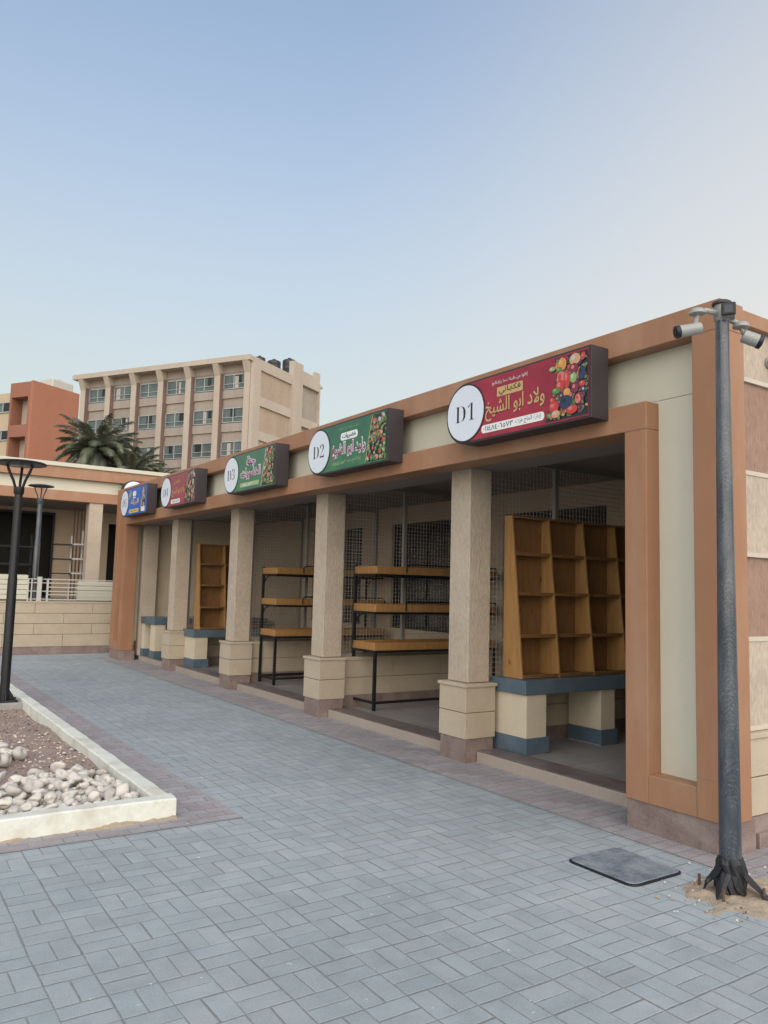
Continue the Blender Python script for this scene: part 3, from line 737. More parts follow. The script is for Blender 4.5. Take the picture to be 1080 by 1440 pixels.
for k in range(4):
    a = R(20+90*k); MB().cone((px+.165*math.cos(a), py+.165*math.sin(a), -.01), (px+.165*math.cos(a), py+.165*math.sin(a), .07), .008, .008, 8).build('anchor_bolt', pm('rusty_bolt', (.10, .06, .04), rough=.8) if k == 0 else bpy.data.materials['rusty_bolt'], t)
camw = pm('white_camera_shell', (.28, .29, .28), var=.1, vscale=20, rough=.4)
def sec_cam(base, arm, body0, body1, r, label, square=False):
    t = thing('security_camera', label, 'camera', base, 'security cameras on the corner pole')
    if arm: MB().tube(arm, [.022]+[.016]*(len(arm)-1), 10).build('arm', camw, t, smooth=True)
    p = Vector(arm[-1]) if arm else Vector(base)
    d = (Vector(body1)-Vector(body0)).normalized(); mid = Vector(body0).lerp(Vector(body1), .3)
    if arm:
        MB().lathe(p, [(0, .028), (.03, .026), (.045, .012), (.047, -.004), (.03, -.01), (0, -.012)], 18).build('mount', camw, t, smooth=True)
        MB().tube([p+Vector((0, 0, -.01)), p.lerp(mid, .5)+Vector((0, 0, -.01)), mid], .013, 8).build('joint', M['steel'], t, smooth=True)
    n = 8 if not square else 4
    MB().cone(body0, body1, r, r*1.02, n if square else 20).build('body', camw, t, bevel=.006)
    MB().cone(Vector(body1)-d*.012, Vector(body1)+d*.014, r*1.08, r*1.08, n if square else 20).build('hood', M['black'], t, bevel=.004)
    MB().cone(Vector(body1)+d*.014, Vector(body1)+d*.018, r*.6, r*.6, 16).build('lens', M['glass'], t)
sec_cam((4.05, py, 3.23), [(px-.02, py+.01, 3.24), (4.015, py+.01, 3.245), (3.965, py+.03, 3.25), (3.915, py+.05, 3.228)], (3.925, py+.035, 3.14), (3.815, py+.11, 3.112), .034, 'white bullet camera on a long arm, left side of the dark corner pole')
sec_cam((4.12, py, 3.2), [(px+.03, py-.01, 3.215), (4.13, py-.02, 3.213), (4.155, py-.04, 3.20), (4.17, py-.06, 3.172)], (4.185, py-.06, 3.122), (4.25, py-.125, 3.082), .038, 'white camera hanging to the right of the pole top, near the striped wall')
t = thing('security_camera', 'box camera with a square black front right on top of the pole', 'camera', (4.13, py+.03, 3.27), 'security cameras on the corner pole')
f0 = Vector((-.84, -.54, -.05)).normalized(); r0 = Vector((.54, -.84, 0)).normalized(); u0 = r0.cross(f0)
if u0.z < 0: u0 = -u0
obx = lambda c: (lambda a, d, z_: Vector(c)+r0*a+f0*d+u0*z_)
c = (px+.54*.035-.84*.03, py-.84*.035-.54*.03, 3.245)
MB(obx(c)).box(-.036, .036, -.06, .05, -.034, .036).build('body', camw, t, bevel=.006)
MB(obx(c)).box(-.039, .039, .0505, .066, -.037, .039).build('hood', M['black'], t, bevel=.008)
MB(obx(c)).box(-.022, .022, .0665, .068, -.022, .024).build('lens', M['glass'], t)

# sand and rubble round the pole foot
from mathutils import noise as mnoise
def sand_patch(x0, x1, y0, y1, n, m, hf):
    b = MB(); g = [[None]*(m+1) for _ in range(n+1)]
    for i in range(n+1):
        for j in range(m+1):
            x = x0+(x1-x0)*i/n; y = y0+(y1-y0)*j/m
            g[i][j] = b.pts([(x, y, hf(x, y)+.018*mnoise.noise(Vector((x*9, y*9, 3)))+.008*mnoise.noise(Vector((x*31, y*31, 1))))])
    for i in range(n):
        for j in range(m):
            q = (g[i][j], g[i+1][j], g[i+1][j+1], g[i][j+1])
            if max(b.v[k][2] for k in q) > .001: b.face(q)
    b.build('sand', M['sand'], kind='stuff', smooth=True)
sand_patch(3.6, 4.9, 2.15, 3.1, 110, 80, lambda x, y: .022-.24*((x-px-.06)**2*.8+(y-py+.02)**2*1.3) if (x-px-.06)**2*.8+(y-py+.02)**2*1.3 < .35 else -.03)
rs = random.Random(21); b = MB()
for k in range(260):
    a = rs.uniform(0, 6.3); r_ = .12+.45*rs.random()**1.4; x = px+.05+r_*math.cos(a); y = py+r_*.8*math.sin(a); q = rs.uniform(.003, .011); b.cur = rs.choice((0, 0, 1, 2))
    i = b.pts([(x+q*math.cos(h), y+q*math.sin(h), .002+rs.uniform(0, .012)) for h in (0, 2.1, 4.2)]+[(x, y, .012+q*.8)])
    for f in ((0, 1, 3), (1, 2, 3), (2, 0, 3)): b.face([i+v for v in f])
b.build('gravel', [flat('grit_tan', (.36, .29, .21), .95), flat('grit_dark', (.14, .12, .10), .95), flat('grit_white', (.60, .58, .54), .95)], kind='stuff')

# manhole
t = thing('manhole_cover', 'dark grey rectangular manhole cover set in the paving before the corner', 'manhole cover', (3.9, 3.2, 0))
xa, xb, ya, yb = 3.685, 4.125, 2.955, 3.435
b = MB().prism(rrect(xa-.010, xb+.010, ya-.010, yb+.010, .055), lambda a, c: (a, c, -.01), lambda a, c: (a, c, .009)); b.build('frame', M['black'], t, bevel=.003)
b = MB().prism(rrect(xa, xb, ya, yb, .05), lambda a, c: (a, c, .009), lambda a, c: (a, c, .017)); b.build('lid', M['lid'], t, bevel=.006)

# small wall spout on the striped side wall
t = thing('drain_spout', 'short dark pipe stub sticking out high on the striped side wall', 'pipe', (5.28, 3.04, 3.265))
MB().cone((5.28, 3.05, 3.27), (5.28, 2.93, 3.26), .022, .022, 14).build('pipe', M['black'], t, smooth=True)
MB().cone((5.28, 3.045, 3.27), (5.28, 3.03, 3.27), .04, .04, 16).build('flange', M['steel'], t)

# ------------------------------------------------------------------ planter: kerb, soil, stones, lamp
def rough_box(b, x0, x1, y0, y1, z0, z1, nx, ny):
    """kerb length with gently uneven faces"""
    rs = random.Random(int(x0*7+y0*13)); g = {}
    j = lambda s=.004: rs.uniform(-s, s)
    along_y = ny > nx; n = max(nx, ny); rows = []
    for k in range(n+1):
        f = k/n; a = j(); c = j(); d = j(.003); e = j(.003)
        if along_y:
            yv = y0+(y1-y0)*f; rows.append([(x0+a, yv, z0), (x1+c, yv, z0), (x1+c-.006, yv, z1+d-.01), (x1+c-.018, yv, z1+d), (x0+a+.018, yv, z1+e), (x0+a+.006, yv, z1+e-.01)])
        else:
            xv = x0+(x1-x0)*f; rows.append([(xv, y0+a, z0), (xv, y1+c, z0), (xv, y1+c-.006, z1+d-.01), (xv, y1+c-.018, z1+d), (xv, y0+a+.018, z1+e), (xv, y0+a+.006, z1+e-.01)])
    prev = None
    for r_ in rows:
        i = b.pts(r_)
        if prev is not None:
            for k in range(6): b.face((prev+k, prev+(k+1) % 6, i+(k+1) % 6, i+k))
        else: b.face([i+k for k in range(6)])
        prev = i
    b.face([prev+k for k in range(6)][::-1])
t = thing('planter_kerb', 'white painted rough kerb round the stone and soil planter', 'kerb', (1.9, 5.4, 0))
b = MB(); rough_box(b, 1.81, 1.95, 5.535, 15.0, -.02, .132, 1, 60); b.build('kerb_length', M['white'], t)
b = MB(); rough_box(b, -7, 1.948, 5.385, 5.53, -.02, .134, 60, 1); b.build('kerb_length', M['white'], t)
b = MB(); nx, ny = 60, 70
gi = {}
for i in range(nx+1):
    for j in range(ny+1):
        x = -6.5+(1.84+6.5)*(i/nx); y = 5.45+(14.9-5.45)*(j/ny)
        gi[i, j] = b.pts([(x, y, .03+.018*math.sin(x*2.1+y*1.3)+.012*math.sin(x*5.3-y*3.7)+random.uniform(-.006, .006))])
for i in range(nx):
    for j in range(ny): b.face((gi[i, j], gi[i+1, j], gi[i+1, j+1], gi[i, j+1]))
b.build('soil', M['soil'], kind='structure', smooth=True)
# chips and grit on the soil (nobody could count them)
b = MB(); rs = random.Random(3)
for k in range(9000):
    x = rs.uniform(-.6, 1.80); y = 5.7+8*rs.random()**1.5; s = rs.uniform(.006, .022)*(1.6 if rs.random() < .06 else 1); zz = .035+.018*math.sin(x*2.1+y*1.3)+.012*math.sin(x*5.3-y*3.7)
    b.cur = rs.choice((0, 0, 0, 1, 1, 2)) if rs.random() > (.35 if 7.2 < y < 8.6 and x > 1.25 else .06) else 3
    a = rs.uniform(0, 6.3); q = [(x+s*rs.uniform(.6, 1.2)*math.cos(a+h), y+s*rs.uniform(.5, 1)*math.sin(a+h), zz+rs.uniform(-.004, .004)) for h in (0, 2.1, 4.2)]
    i = b.pts(q+[(x, y, zz+s*rs.uniform(.4, .8))])
    for f in ((0, 1, 3), (1, 2, 3), (2, 0, 3)): b.face([i+v for v in f])
b.build('gravel', [flat('chip_purple', (.25, .18, .17), .95), flat('chip_brown', (.30, .23, .17), .95), flat('chip_dark', (.07, .06, .055), .95), flat('chip_pale', (.55, .49, .43), .95)], kind='stuff')
# rounded stones: eight shapes, copied
stone_m = []
for k, c in enumerate(((.60, .57, .51), (.54, .51, .47), (.61, .57, .50), (.48, .45, .41))):
    stone_m.append(pm('pale_cobble_%s' % 'abcd'[k], c, var=.18, vscale=9, fine=.2, fscale=70, rough=.85, bump=.35, bscale=40, dirt=(.34, .30, .25), dirt_amt=.3, dirt_scale=9))
stone_me = []
for k in range(8):
    rs = random.Random(50+k); bm = bmesh.new(); bmesh.ops.create_icosphere(bm, subdivisions=3, radius=1)
    ax = [Vector((rs.uniform(-1, 1), rs.uniform(-1, 1), rs.uniform(-1, 1))).normalized() for _ in range(7)]
    for v in bm.verts:
        p = v.co.copy(); q = 1
        for a in ax:
            dd = p.dot(a)
            if dd > .62: q -= (dd-.62)*.8
        v.co = Vector((p.x*1.15, p.y*.88, p.z*.72))*q*(1+.03*math.sin(7*p.x+k)+.03*math.sin(6*p.y-k))
    me = bpy.data.meshes.new('stone'); bm.to_mesh(me); bm.free(); me.polygons.foreach_set('use_smooth', [True]*len(me.polygons))
    me.materials.append(stone_m[k % 4]); stone_me.append(me)
def put_stone(x, y, z, s, rs, label, group):
    o = bpy.data.objects.new('stone', rs.choice(stone_me)); COL.objects.link(o)
    o.location = (x, y, z); o.scale = (s*rs.uniform(.85, 1.2), s*rs.uniform(.85, 1.1), s*rs.uniform(.8, 1.15))
    o.rotation_euler = (rs.uniform(-.5, .5), rs.uniform(-.5, .5), rs.uniform(0, 6.3)); tag(o, label, 'stone', group)
rs = random.Random(12); placed = []
tries = 0
while len(placed) < 275 and tries < 60000:
    tries += 1
    x = rs.uniform(.62, 1.79); y = rs.uniform(5.57, 6.66); s = rs.choice((.03, .038, .046, .054, .06, .066, .076))*rs.uniform(.9, 1.1)
    far = 6.66-.10*abs(x-1.5)/.9-(.2 if x < .95 else 0)
    if y > far or x+s*.8 > 1.82 or y-s*.9 < 5.54: continue
    lay = 0 if tries < 25000 else 1
    if any((x-a)**2+(y-c)**2 < (s+r)**2*(.60 if l == lay else .10) for (a, c, r, l) in placed): continue
    placed.append((x, y, s, lay))
    put_stone(x, y, .035+s*.45+lay*.05, s, rs, 'rounded pale stone in the heap inside the white kerb corner', 'rounded stones heaped in the planter corner')
for (x, y, s) in ((1.19, 7.95, .09), (1.12, 7.70, .08), (1.24, 7.66, .085), (1.06, 7.48, .10), (1.17, 7.42, .08), (1.0, 7.22, .08), (1.31, 7.62, .09), (1.08, 7.9, .08), (1.5, 6.92, .085), (1.30, 6.78, .07)):
    put_stone(x, y, .05+s*.4, s, rs, 'rounded pale stone of the small pile on the soil behind the heap', 'stones piled farther back on the soil')
for (x, y, s) in ((4.93, 2.84, .045), (5.0, 2.80, .025)): put_stone(x, y, s*.6, s, rs, 'small stone lying at the foot of the granite base by the corner', 'stones by the building corner')
# sand line at kerb foot
sand_patch(-4.5, 2.02, 5.29, 5.40, 260, 10, lambda x, y: .012-(5.385-y)*.28 if x < 1.95 else -.02)
sand_patch(1.945, 2.06, 5.4, 10.5, 10, 200, lambda x, y: .006-(x-1.95)*.4)

def street_lamp(x, y, z0, h, rd, rp, label, m, foot):
    t = thing('street_lamp', label, 'street lamp', (x, y, z0), 'disc topped street lamps')
    MB().lathe((x, y, z0), [(rp*1.15, 0), (rp*1.12, h*.5), (rp, h*.52), (rp*.95, h-.40)], 20).build('pole', m, t, smooth=True)
    MB().lathe((x, y, z0), [(rp*1.05, h-.42), (rp*1.25, h-.40), (rp*1.25, h-.33), (0, h-.32)], 20).build('collar', m, t, smooth=True)
    for k in range(3):
        a = R(75+120*k); p = lambda r_, zz: (x+r_*math.cos(a), y+r_*math.sin(a), z0+zz)
        MB().tube([p(rp*.8, h-.36), p(rd*.25, h-.25), p(rd*.45, h-.13), p(rd*.55, h-.05)], .017 if rd > .27 else .014, 8).build('arm', m, t, smooth=True)
    hd = MB().lathe((x, y, z0), [(0, h+.012), (rd*.5, h+.008), (rd*.94, h-.012), (rd, h-.028), (rd*.97, h-.04), (rd*.6, h-.058), (0, h-.062)], 40).build('lamp_head', m, t, smooth=True)
    MB().lathe((x, y, z0), [(0, h-.066), (rd*.42, h-.064), (rd*.45, h-.06)], 32).build('lens', pm('lamp_lens', (.25, .24, .2), rough=.3) if 'lamp_lens' not in bpy.data.materials else bpy.data.materials['lamp_lens'], hd, smooth=True)
    if foot:
        MB().box(x-.14, x+.14, y-.14, y+.14, z0+.0, z0+.02).build('base_plate', M['black'], t, bevel=.003)
        MB().box(x-.22, x+.22, y-.22, y+.22, z0-.12, z0-.001).build('footing', M['concrete'], t, bevel=.01)
        for k in range(4):
            a = R(45+90*k); MB().cone((x+.15*math.cos(a), y+.15*math.sin(a), z0+.02), (x+.15*math.cos(a), y+.15*math.sin(a), z0+.06), .012, .012, 6).build('bolt', M['black'], t)
        for k in range(4):
            a = R(90*k); u = Vector((math.cos(a), math.sin(a), 0)); c = Vector((x, y, z0+.02)); s = Vector((-u.y, u.x, 0))*.004
            MB().prism([(rp, 0), (.125, 0), (rp, .13)], lambda q, w: c+u*q+Vector((0, 0, w))-s, lambda q, w: c+u*q+Vector((0, 0, w))+s).build('gusset', M['black'], t)
street_lamp(1.63, 10.75, .10, 2.98, .31, .05, 'nearer black street lamp standing in the planter at the left edge', M['black'], True)
street_lamp(3.24, 18.45, 1.15, 2.52, .27, .055, 'farther scratched grey street lamp behind the white railing on the terrace', M['pole'], False)

# ------------------------------------------------------------------ terrace wall, railing, left block
t = thing('retaining_wall', 'stone faced terrace wall closing the far side of the paved court', 'wall', (0, 18.2, 0))
b = MB(); k = 0
for (z0, z1) in ((.17, .425), (.432, .655), (.662, .875), (.882, 1.10)):
    off = .9 if k % 2 else .3; k += 1; x = -12+off
    while x < 12: b.box(x, min(x+1.19, 12), 18.24, 18.5, z0, z1); x += 1.196
b.build('stone_course', M['stone'], t, bevel=.005)
MB().box(-12, 12, 18.23, 18.5, 1.10, 1.135).build('coping', M['stone'], t, bevel=.004)
MB().box(-12, 12, 18.25, 18.5, 0, .17).build('plinth', M['granite'], t)
MB().box(-12, 12, 18.5, 24, .9, 1.13).build('terrace', M['floor'], kind='structure')
# grooved cream parapet boxes
t = thing('parapet', 'cream horizontally grooved parapet left of the white railing', 'parapet', (0, 18.3, 1.135))
b = MB()
for k in range(5): b.box(-12, 3.08, 18.30, 18.42, 1.17+k*.105, 1.17+k*.105+.097)
b.build('grooved_panel', M['cream'], t, bevel=.006)
MB().box(-12, 3.06, 18.33, 18.40, 1.14, 1.70).build('core', M['grout'], t)
t = thing('parapet', 'cream horizontally grooved parapet behind the right end of the railing', 'parapet', (4.3, 18.75, 1.135))
b = MB()
for k in range(4): b.box(4.22, 7, 18.80, 18.92, 1.17+k*.105, 1.17+k*.105+.097)
b.build('grooved_panel', M['cream'], t, bevel=.006)
MB().box(4.24, 7, 18.83, 18.90, 1.14, 1.58).build('core', M['grout'], t)
t = thing('railing', 'low white metal railing with horizontal bars on top of the terrace wall', 'railing', (4, 18.3, 1.135))
b = MB()
for zz in (1.165, 1.27, 1.34, 1.43, 1.52, 1.60):
    b.box(3.46, 5.6, 18.29, 18.315, zz, zz+.022)
b.build('bar', M['whitemetal'], t)
for x in (3.48, 5.58): MB().box(x-.02, x+.02, 18.288, 18.325, 1.137, 1.625).build('post', M['whitemetal'], t)
b = MB()
for x in (3.09, 3.16): b.box(x-.012, x+.012, 18.29, 18.315, 1.137, 1.62)
for zz in (1.17, 1.34, 1.52, 1.60): b.box(3.09, 3.46, 18.32, 18.34, zz, zz+.02)
b.build('gate_bar', M['whitemetal'], t)
MB().box(3.27, 3.36, 18.27, 18.36, 1.137, 1.66).build('newel', M['whitemetal'], t, bevel=.004)

lb = thing('market_building', 'second brown and cream block raised on a terrace at the far left', 'building', (4, 19.6, 1.13))
K = 19.6/18.24
Z = lambda z: 1.6+(z-1.6)*K
b = MB(); b.box(-12, 14, 19.6, 24.5, Z(4.10), Z(4.19)); b.build('roof', M['cream'], lb, bevel=.01)
b = MB(); b.box(-12, 14, 19.64, 19.95, Z(3.85), Z(4.10)); b.box(-12, 14, 19.64, 19.95, Z(3.35), Z(3.575)); b.build('beam', M['brown'], lb, bevel=.006)
MB().box(-12, 14, 19.78, 19.95, Z(3.575), Z(3.85)).build('fascia_panel', M['cream'], lb)
MB().box(-12, 14, 19.95, 24.4, Z(3.36), Z(3.45)).build('ceiling', M['ceil'], lb)
for x in (-.6, 4.57, 9.7): MB().box(x, x+.32, 19.68, 20.0, 1.13, Z(3.35)).build('column', M['plaster'], lb, bevel=.008)
wy = 22.4
b = MB(); b.box(-12, .9, wy, wy+.2, 1.13, 3.52); b.box(4.33, 5.75, wy, wy+.2, 1.13, 3.52); b.box(.9, 4.33, wy, wy+.2, 3.39, 3.52); b.box(6.6, 14, wy, wy+.2, 1.13, 3.52); b.box(5.75, 6.6, wy, wy+.2, 3.2, 3.52)
b.build('wall', M['inwall'], lb)
f = MB()
for (x0, x1, z0, z1) in ((.9, 4.33, 3.33, 3.39), (4.27, 4.33, 1.13, 3.33), (.9, .96, 1.13, 3.33)): f.box(x0, x1, wy-.04, wy+.1, z0, z1)
dr = f.build('doorway', M['black'], lb)
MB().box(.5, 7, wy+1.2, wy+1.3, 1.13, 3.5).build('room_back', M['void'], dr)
f = MB()
for k in range(7): f.box(4.50+k*.085, 4.53+k*.085, 20.9, 20.93, 1.13, 3.45)
f.build('grille', pm('red_brown_steel', (.12, .06, .045), rough=.6), lb)
# racks inside the left block
def metal_rack(x0, y0, x1, mu, ms, label):
    t = thing('metal_rack', label, 'rack', (x0, y0, 1.13), 'metal racks in the far block')
    for x in (x1-.04, x1-.30): MB().box(x, x+.035, y0, y0+.035, 1.13, 2.85 if x > x1-.1 else 2.7).build('upright', mu, t)
    for zz in (1.75, 2.10, 2.46):
        p = MB().box(x0, x1-.32, y0-.25, y0+.2, zz, zz+.025).build('shelf', ms, t)
        MB().box(x1-.30, x1-.04, y0-.30, y0-.005, zz+.005, zz+.045).build('shelf_arm', mu, t)
metal_rack(4.0, 20.55, 4.68, M['whitemetal'], M['black'], 'pale ladder shaped rack with three short shelves left of the far block column')
t = thing('metal_rack', 'long black rack standing in the dark doorway of the far block', 'rack', (2.5, 22, 1.13), 'metal racks in the far block')
for zz in (1.35, 1.95, 2.4): MB().box(.6, 3.75, 21.8, 22.2, zz, zz+.05).build('shelf', M['black'], t)
for x in (1.2, 3.7): MB().box(x, x+.05, 22.0, 22.05, 1.13, 2.75).build('upright', M['black'], t)
make_sign(0, 'sign box on the far block, only its white disc showing above the blue sign', dict(num=6, bg=RED, print=lambda r_, f_, p_: None), loc=(5.27, 19.636, 3.545), rot=0)

# ------------------------------------------------------------------ far buildings
HD = R(58.64)
d2 = Vector((math.sin(HD), math.cos(HD), 0)); d1 = Vector((-math.cos(HD), math.sin(HD), 0))
conc = pm('weathered_concrete', (.305, .268, .228), var=.2, vscale=.5, fine=.12, fscale=4, rough=.95, dirt=(.27, .21, .16), dirt_amt=.6, dirt_scale=.35, dst=(2.2, 2.2, .35))
conl = pm('pale_concrete_frame', (.41, .36, .30), var=.12, vscale=.5, fine=.1, fscale=4, rough=.95, dirt=(.36, .28, .21), dirt_amt=.5, dirt_scale=.4, dst=(2.2, 2.2, .35))
pan = pm('pebble_dash_panel', (.36, .285, .215), var=.16, vscale=.8, fine=.3, fscale=9, rough=1, dirt=(.3, .22, .16), dirt_amt=.5, dirt_scale=.6, dst=(2.2, 2.2, .35))
spand = pm('spandrel_panel', (.32, .28, .245), var=.16, vscale=.6, fine=.15, fscale=6, rough=.95, dirt=(.25, .19, .15), dirt_amt=.5, dirt_scale=.5, dst=(2.2, 2.2, .35))
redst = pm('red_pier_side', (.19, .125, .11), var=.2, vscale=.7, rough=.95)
frm = pm('aluminium_window_frame', (.42, .46, .45), rough=.45, metallic=.3)
gl2 = pm('grey_window_glass', (.10, .13, .13), var=.6, vscale=.9, rough=.12)
gl3 = pm('dark_window_gap', (.012, .012, .016), rough=.5)
Lc = Vector((25.79, 60.28, 0))
loc1 = lambda s, t_, z_: Lc+d1*s+d2*t_+Vector((0, 0, z_))
bb = thing('apartment_block', 'weathered beige concrete block with ribbed front and rows of windows', 'building', Lc)
NB = 6; PT = 3.07
b = MB(loc1)
b.box(-.62, 18.9, .55, 11.0, 0, 19.6); b.build('wall', conc, bb)
b = MB(loc1); b.box(-.75, 19.1, -.45, 11.0, 20.28, 20.72); b.build('roof', conl, bb)
b = MB(loc1); b.box(-.62, 18.9, .5, 11, 19.6, 20.28); b.build('eaves', spand, bb)
for k in range(NB+1):
    s0 = PT*k-.62; s1 = PT*k+.02
    b = MB(loc1); b.box(s0+.05, s1, .0, .55, 0, 19.3)
    b.prism([(0, 19.3), (.55, 19.3), (.55, 20.28), (-.42, 20.28)], lambda a, c: (s0+.05, a, c), lambda a, c: (s1, a, c))
    b.cur = 1; b.box(s0, s0+.05, .02, .55, 0, 19.5)
    b.build('pier', [conl, redst], bb)
ZR = [(18.15, 19.4), (15.25, 16.5), (12.4, 13.62), (9.5, 10.7)]
rs = random.Random(77)
for k in range(NB):
    a0 = PT*k+.06; a1 = PT*(k+1)-.66
    for (z0, z1) in ZR:
        if z0 < 12 : continue
        b = MB(loc1); fw = .05
        m = (a0+a1)/2+rs.uniform(-.2, .2)
        for (x0, x1, q0, q1) in ((a0, a1, z0, z0+fw), (a0, a1, z1-fw, z1), (a0, a0+fw, z0, z1), (a1-fw, a1, z0, z1), (m-.03, m+.03, z0+fw, z1-fw), (a0, a1, z0+.42, z0+.46)):
            b.box(x0, x1, .40, .50, q0, q1)
        w = b.build('window', frm, bb)
        p = MB(loc1); p.cur = 0; p.box(a0+fw, a1-fw, .47, .49, z0+fw, z1-fw)
        if rs.random() < .75:
            g0 = rs.uniform(a0+.2, a1-.8); p.cur = 1; p.box(g0, g0+rs.uniform(.3, .7), .455, .475, z0+.46, z1-fw)
        if rs.random() < .45:
            g0 = rs.uniform(a0+.1, a1-.7); p.cur = 2; p.box(g0, g0+rs.uniform(.2, .5), .445, .470, z0+.08, z1-fw-.1)
        p.build('pane', [gl2, gl3, pm('curtain', (.38, .35, .32)) if 'curtain' not in bpy.data.materials else bpy.data.materials['curtain']], w)
        c = MB(loc1); c.box(a0-.05, a1+.6, .42, .545, z0-.78, z0-.06); c.build('spandrel', spand, bb)
# right flank: frame, recessed panels, pillar, loggia
b = MB(loc1)
b.box(-.95, -.621, 0, 1.05, 0, 20.2)
for (z0, z1) in ((19.72, 20.2), (16.66, 17.45), (13.75, 14.5), (10.8, 11.6)): b.box(-.95, -.621, 1.05, 5.95, z0, z1)
b.build('flank_frame', conl, bb)
b = MB(loc1)
for (z0, z1) in ((17.45, 19.72), (14.5, 16.66), (11.6, 13.75)): b.box(-.78, -.621, 1.05, 5.95, z0, z1)
b.build('flank_panel', pan, bb)
MB(loc1).box(-1.15, -.62, 5.95, 7.55, 0, 21.9).build('pillar', conl, bb)
b = MB(loc1); b.box(-.95, 5, 7.55, 11.15, 20.2, 21.0); b.box(-.9, -.6, 7.55, 11.1, 21.0, 21.5); b.box(-.95, 2, 10.95, 11.15, 17.0, 20.2); b.box(-.95, 4, 7.55, 11.15, 16.3, 17.1); b.box(-.95, 2, 10.95, 11.15, 0, 16.3)
b.box(-.9, -.6, 10.2, 11.1, 21.5, 22.0); b.box(-.6, 3, 11.15, 12.2, 20.85, 21.05)
b.build('loggia', conl, bb)
MB(loc1).box(3.0, 3.2, 7.55, 11.0, 0, 20.2).build('loggia_back', pan, bb)
MB(loc1).box(1.0, 5, 5.6, 10.4, 20.6, 21.6).build('roof_house', conl, bb)
def tank(s, t_, z0, r_, h, label):
    c = loc1(s, t_, z0)
    t = thing('water_tank', label, 'water tank', c, 'black roof water tanks')
    MB().lathe(c, [(0, 0), (r_, 0), (r_, h*.30), (r_*1.03, h*.33), (r_, h*.36), (r_, h*.62), (r_*1.03, h*.65), (r_, h*.68), (r_, h*.88), (r_*.8, h*.95), (r_*.25, h), (0, h)], 24).build('barrel', M['tank'], t, smooth=True)
    MB().lathe(c+Vector((0, 0, h)), [(r_*.28, -.03), (r_*.28, .12), (0, .13)], 16).build('lid', M['tank'], t)
tank(1.5, 4.3, 21.15, .52, .85, 'leftmost and lowest black water tank on the beige block roof')
tank(1.5, 6.65, 21.3, .62, 1.05, 'middle one of three black water tanks on the beige block roof')
tank(1.5, 9.3, 21.7, .66, 1.5, 'tallest and rightmost black water tank on the beige block roof')

Lo = Vector((9.68, 61.88, 0)); loc2 = lambda s, t_, z_: Lo+d1*s+d2*t_+Vector((0, 0, z_))
ob = thing('apartment_block', 'orange red block with stacked loggias at the left edge', 'building', Lo)
orange = pm('orange_render', (.34, .145, .09), var=.16, vscale=.4, fine=.08, fscale=5, rough=.95, dirt=(.34, .12, .065), dirt_amt=.6, dirt_scale=.35, dst=(2.2, 2.2, .35))
brn = pm('brown_render', (.26, .115, .075), var=.15, vscale=.5, rough=.95)
MB(loc2).box(-.25, 0, 0, 4.4, 0, 16.2).build('gable_wall', orange, ob)
MB(loc2).box(.6, 3, 4.4, 5.0, 0, 16.1).build('wall', orange, ob)
b = MB(loc2)
b.box(0, 2.1, 0.002, 4.3, 15.05, 16.15); b.box(0, .22, .002, 4, 0, 15.05); b.box(1.92, 2.1, .002, 4, 0, 15.05)
b.box(.22, 1.92, .002, 3.9, 12.05, 12.95); b.box(.22, 1.92, .002, 3.9, 9.1, 9.9)
b.build('loggia', brn, ob)
MB(loc2).box(.22, 1.92, 1.0, 1.2, 0, 15.05).build('loggia_back', conl, ob)
MB(loc2).box(2.1, 14, .5, 5.0, 0, 15.6).build('wall', pm('beige_render', (.44, .36, .25), var=.12, vscale=.5, rough=.95), ob)
for k in range(3):
    a0 = 2.35+k*3.0
    for (z0, z1) in ((14.1, 14.9), (11.95, 12.75)):
        b = MB(loc2); a1 = a0+1.9
        for (x0, x1, q0, q1) in ((a0, a1, z0, z0+.06), (a0, a1, z1-.06, z1), (a0, a0+.06, z0, z1), (a1-.06, a1, z0, z1), ((a0+a1)/2-.03, (a0+a1)/2+.03, z0, z1)): b.box(x0, x1, .40, .499, q0, q1)
        w = b.build('window', frm, ob)
        p = MB(loc2); p.cur = 0; p.box(a0+.06, a1-.06, .46, .49, z0+.06, z1-.06); p.cur = 1; p.box(a0+.1, a0+.9, .445, .475, z0+.1, z1-.1); p.build('pane', [gl2, gl3], w)
c = loc2(1.9, 4.4, 16.2)
t = thing('water_tank', 'white water tank on the orange block roof', 'water tank', c)
MB(loc2).box(1.4, 2.8, 3.2, 5.3, 16.2, 17.35).build('barrel', M['whitemetal'], t, bevel=.1)
MB(loc2).box(1.8, 2.3, 4.0, 4.6, 17.35, 17.5).build('lid', M['whitemetal'], t)

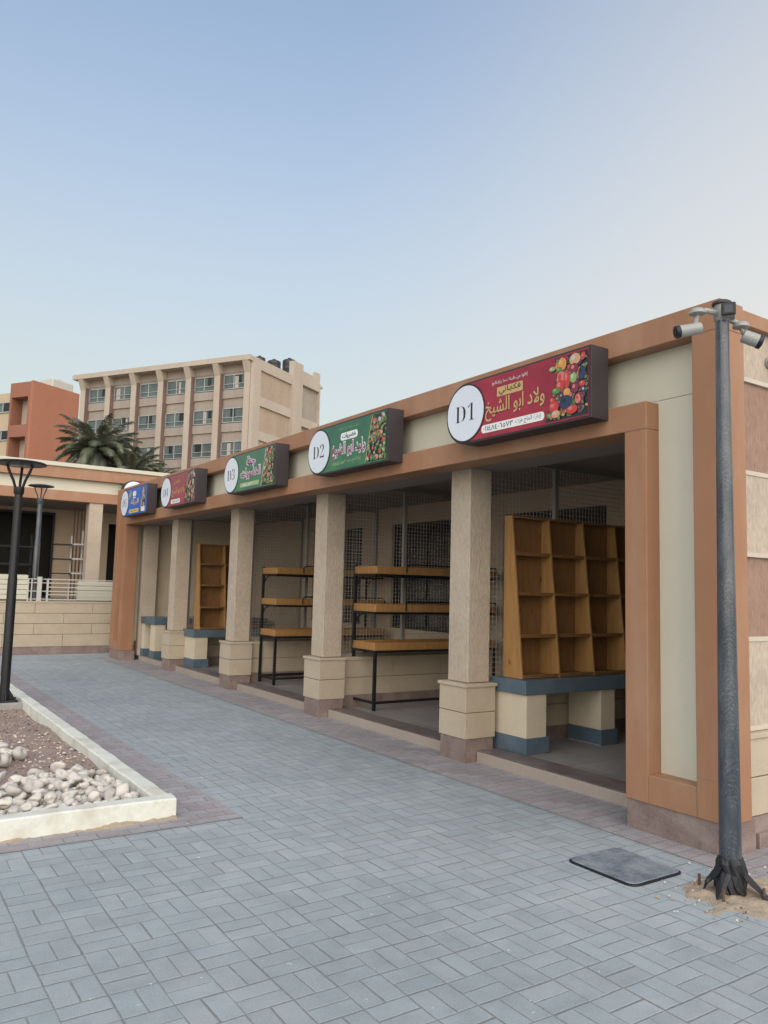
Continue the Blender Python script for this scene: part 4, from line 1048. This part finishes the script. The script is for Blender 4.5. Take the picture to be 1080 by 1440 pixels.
# ------------------------------------------------------------------ palms behind the far block
def palm(x, y, zc, n, L, label, seed, dead, gm, dm):
    rs = random.Random(seed); t = thing('palm_tree', label, 'palm tree', (x, y, 0), 'palms behind the far block')
    MB().lathe((x, y, 0), [(.42, 0)]+[(.30+.03*(k % 2), zc*k/40) for k in range(1, 41)], 14).build('trunk', pm('palm_trunk', (.13, .10, .075), rough=1, fine=.3, fscale=10) if 'palm_trunk' not in bpy.data.materials else bpy.data.materials['palm_trunk'], t)
    def frond(b, az, el, ln, droop, wl):
        h = Vector((math.cos(az), math.sin(az), 0)); p = Vector((x, y, zc))+h*.2; pts = []; ang = el; st = ln/16
        for k in range(17):
            pts.append(p.copy()); p = p+(h*math.cos(ang)+Vector((0, 0, 1))*math.sin(ang))*st; ang -= droop/16*(.5+k/12)
        side = Vector((-h.y, h.x, 0))
        b.tube(pts, [.045*(1-k/18) for k in range(17)], 4)
        for k in range(2, 88):
            f = k/88; i = min(15, int(f*16)); q = pts[i].lerp(pts[i+1], f*16-i); tn = (pts[i+1]-pts[i]).normalized()
            up = side.cross(tn)
            for sg in (-1, 1):
                l = wl*(math.sin(math.pi*(.12+.84*f))**.7)*rs.uniform(.8, 1.1)
                dr = (tn*.75+side*sg*.85+up*(.32 if dead is None else .2)+Vector((0, 0, rs.uniform(-.35, .1)))).normalized()
                e = q+dr*l; e.z -= l*.18; w = tn*.015
                j = b.pts([q-w, q+w, q+dr*l*.55+w*1.2, e, q+dr*l*.55-w*1.2]); b.face((j, j+1, j+2, j+3, j+4))
    g = MB(); 
    for k in range(n):
        g.cur = rs.choice((0, 0, 1, 2)); frond(g, k*2.39996+rs.uniform(-.2, .2), R(82)-R(105)*(k/n)**.85+rs.uniform(-.1, .1), L*rs.uniform(.8, 1.08), rs.uniform(.9, 1.6), L*.19)
    cr = g.build('crown', gm, t, recalc=False)
    if dead:
        d = MB()
        for k in range(dead): d.cur = rs.choice((0, 1)); frond(d, k*2.39996+rs.uniform(-.3, .3), R(-35)-R(30)*rs.random(), L*rs.uniform(.6, .85), rs.uniform(.5, 1.0), L*.14)
        d.build('dead_fronds', dm, t, recalc=False)
gm = [flat('frond_green', (.115, .13, .08), .55), flat('frond_dark', (.075, .092, .06), .55), flat('frond_grey', (.155, .165, .135), .6)]
dm = [flat('dry_frond_grey', (.27, .25, .22), .9), flat('dry_frond_brown', (.19, .165, .135), .9)]
palm(11.15, 47.0, 9.15, 58, 2.8, 'tall date palm with a full drooping crown before the beige block', 4, 46, gm, dm)
palm(12.9, 46.1, 7.9, 46, 2.2, 'lower dark palm crown just right of the tall palm', 8, 22, gm, dm)
palm(14.6, 46.6, 7.6, 30, 1.6, 'smallest palm crown rising behind the far block roof, rightmost', 15, 8, gm, dm)
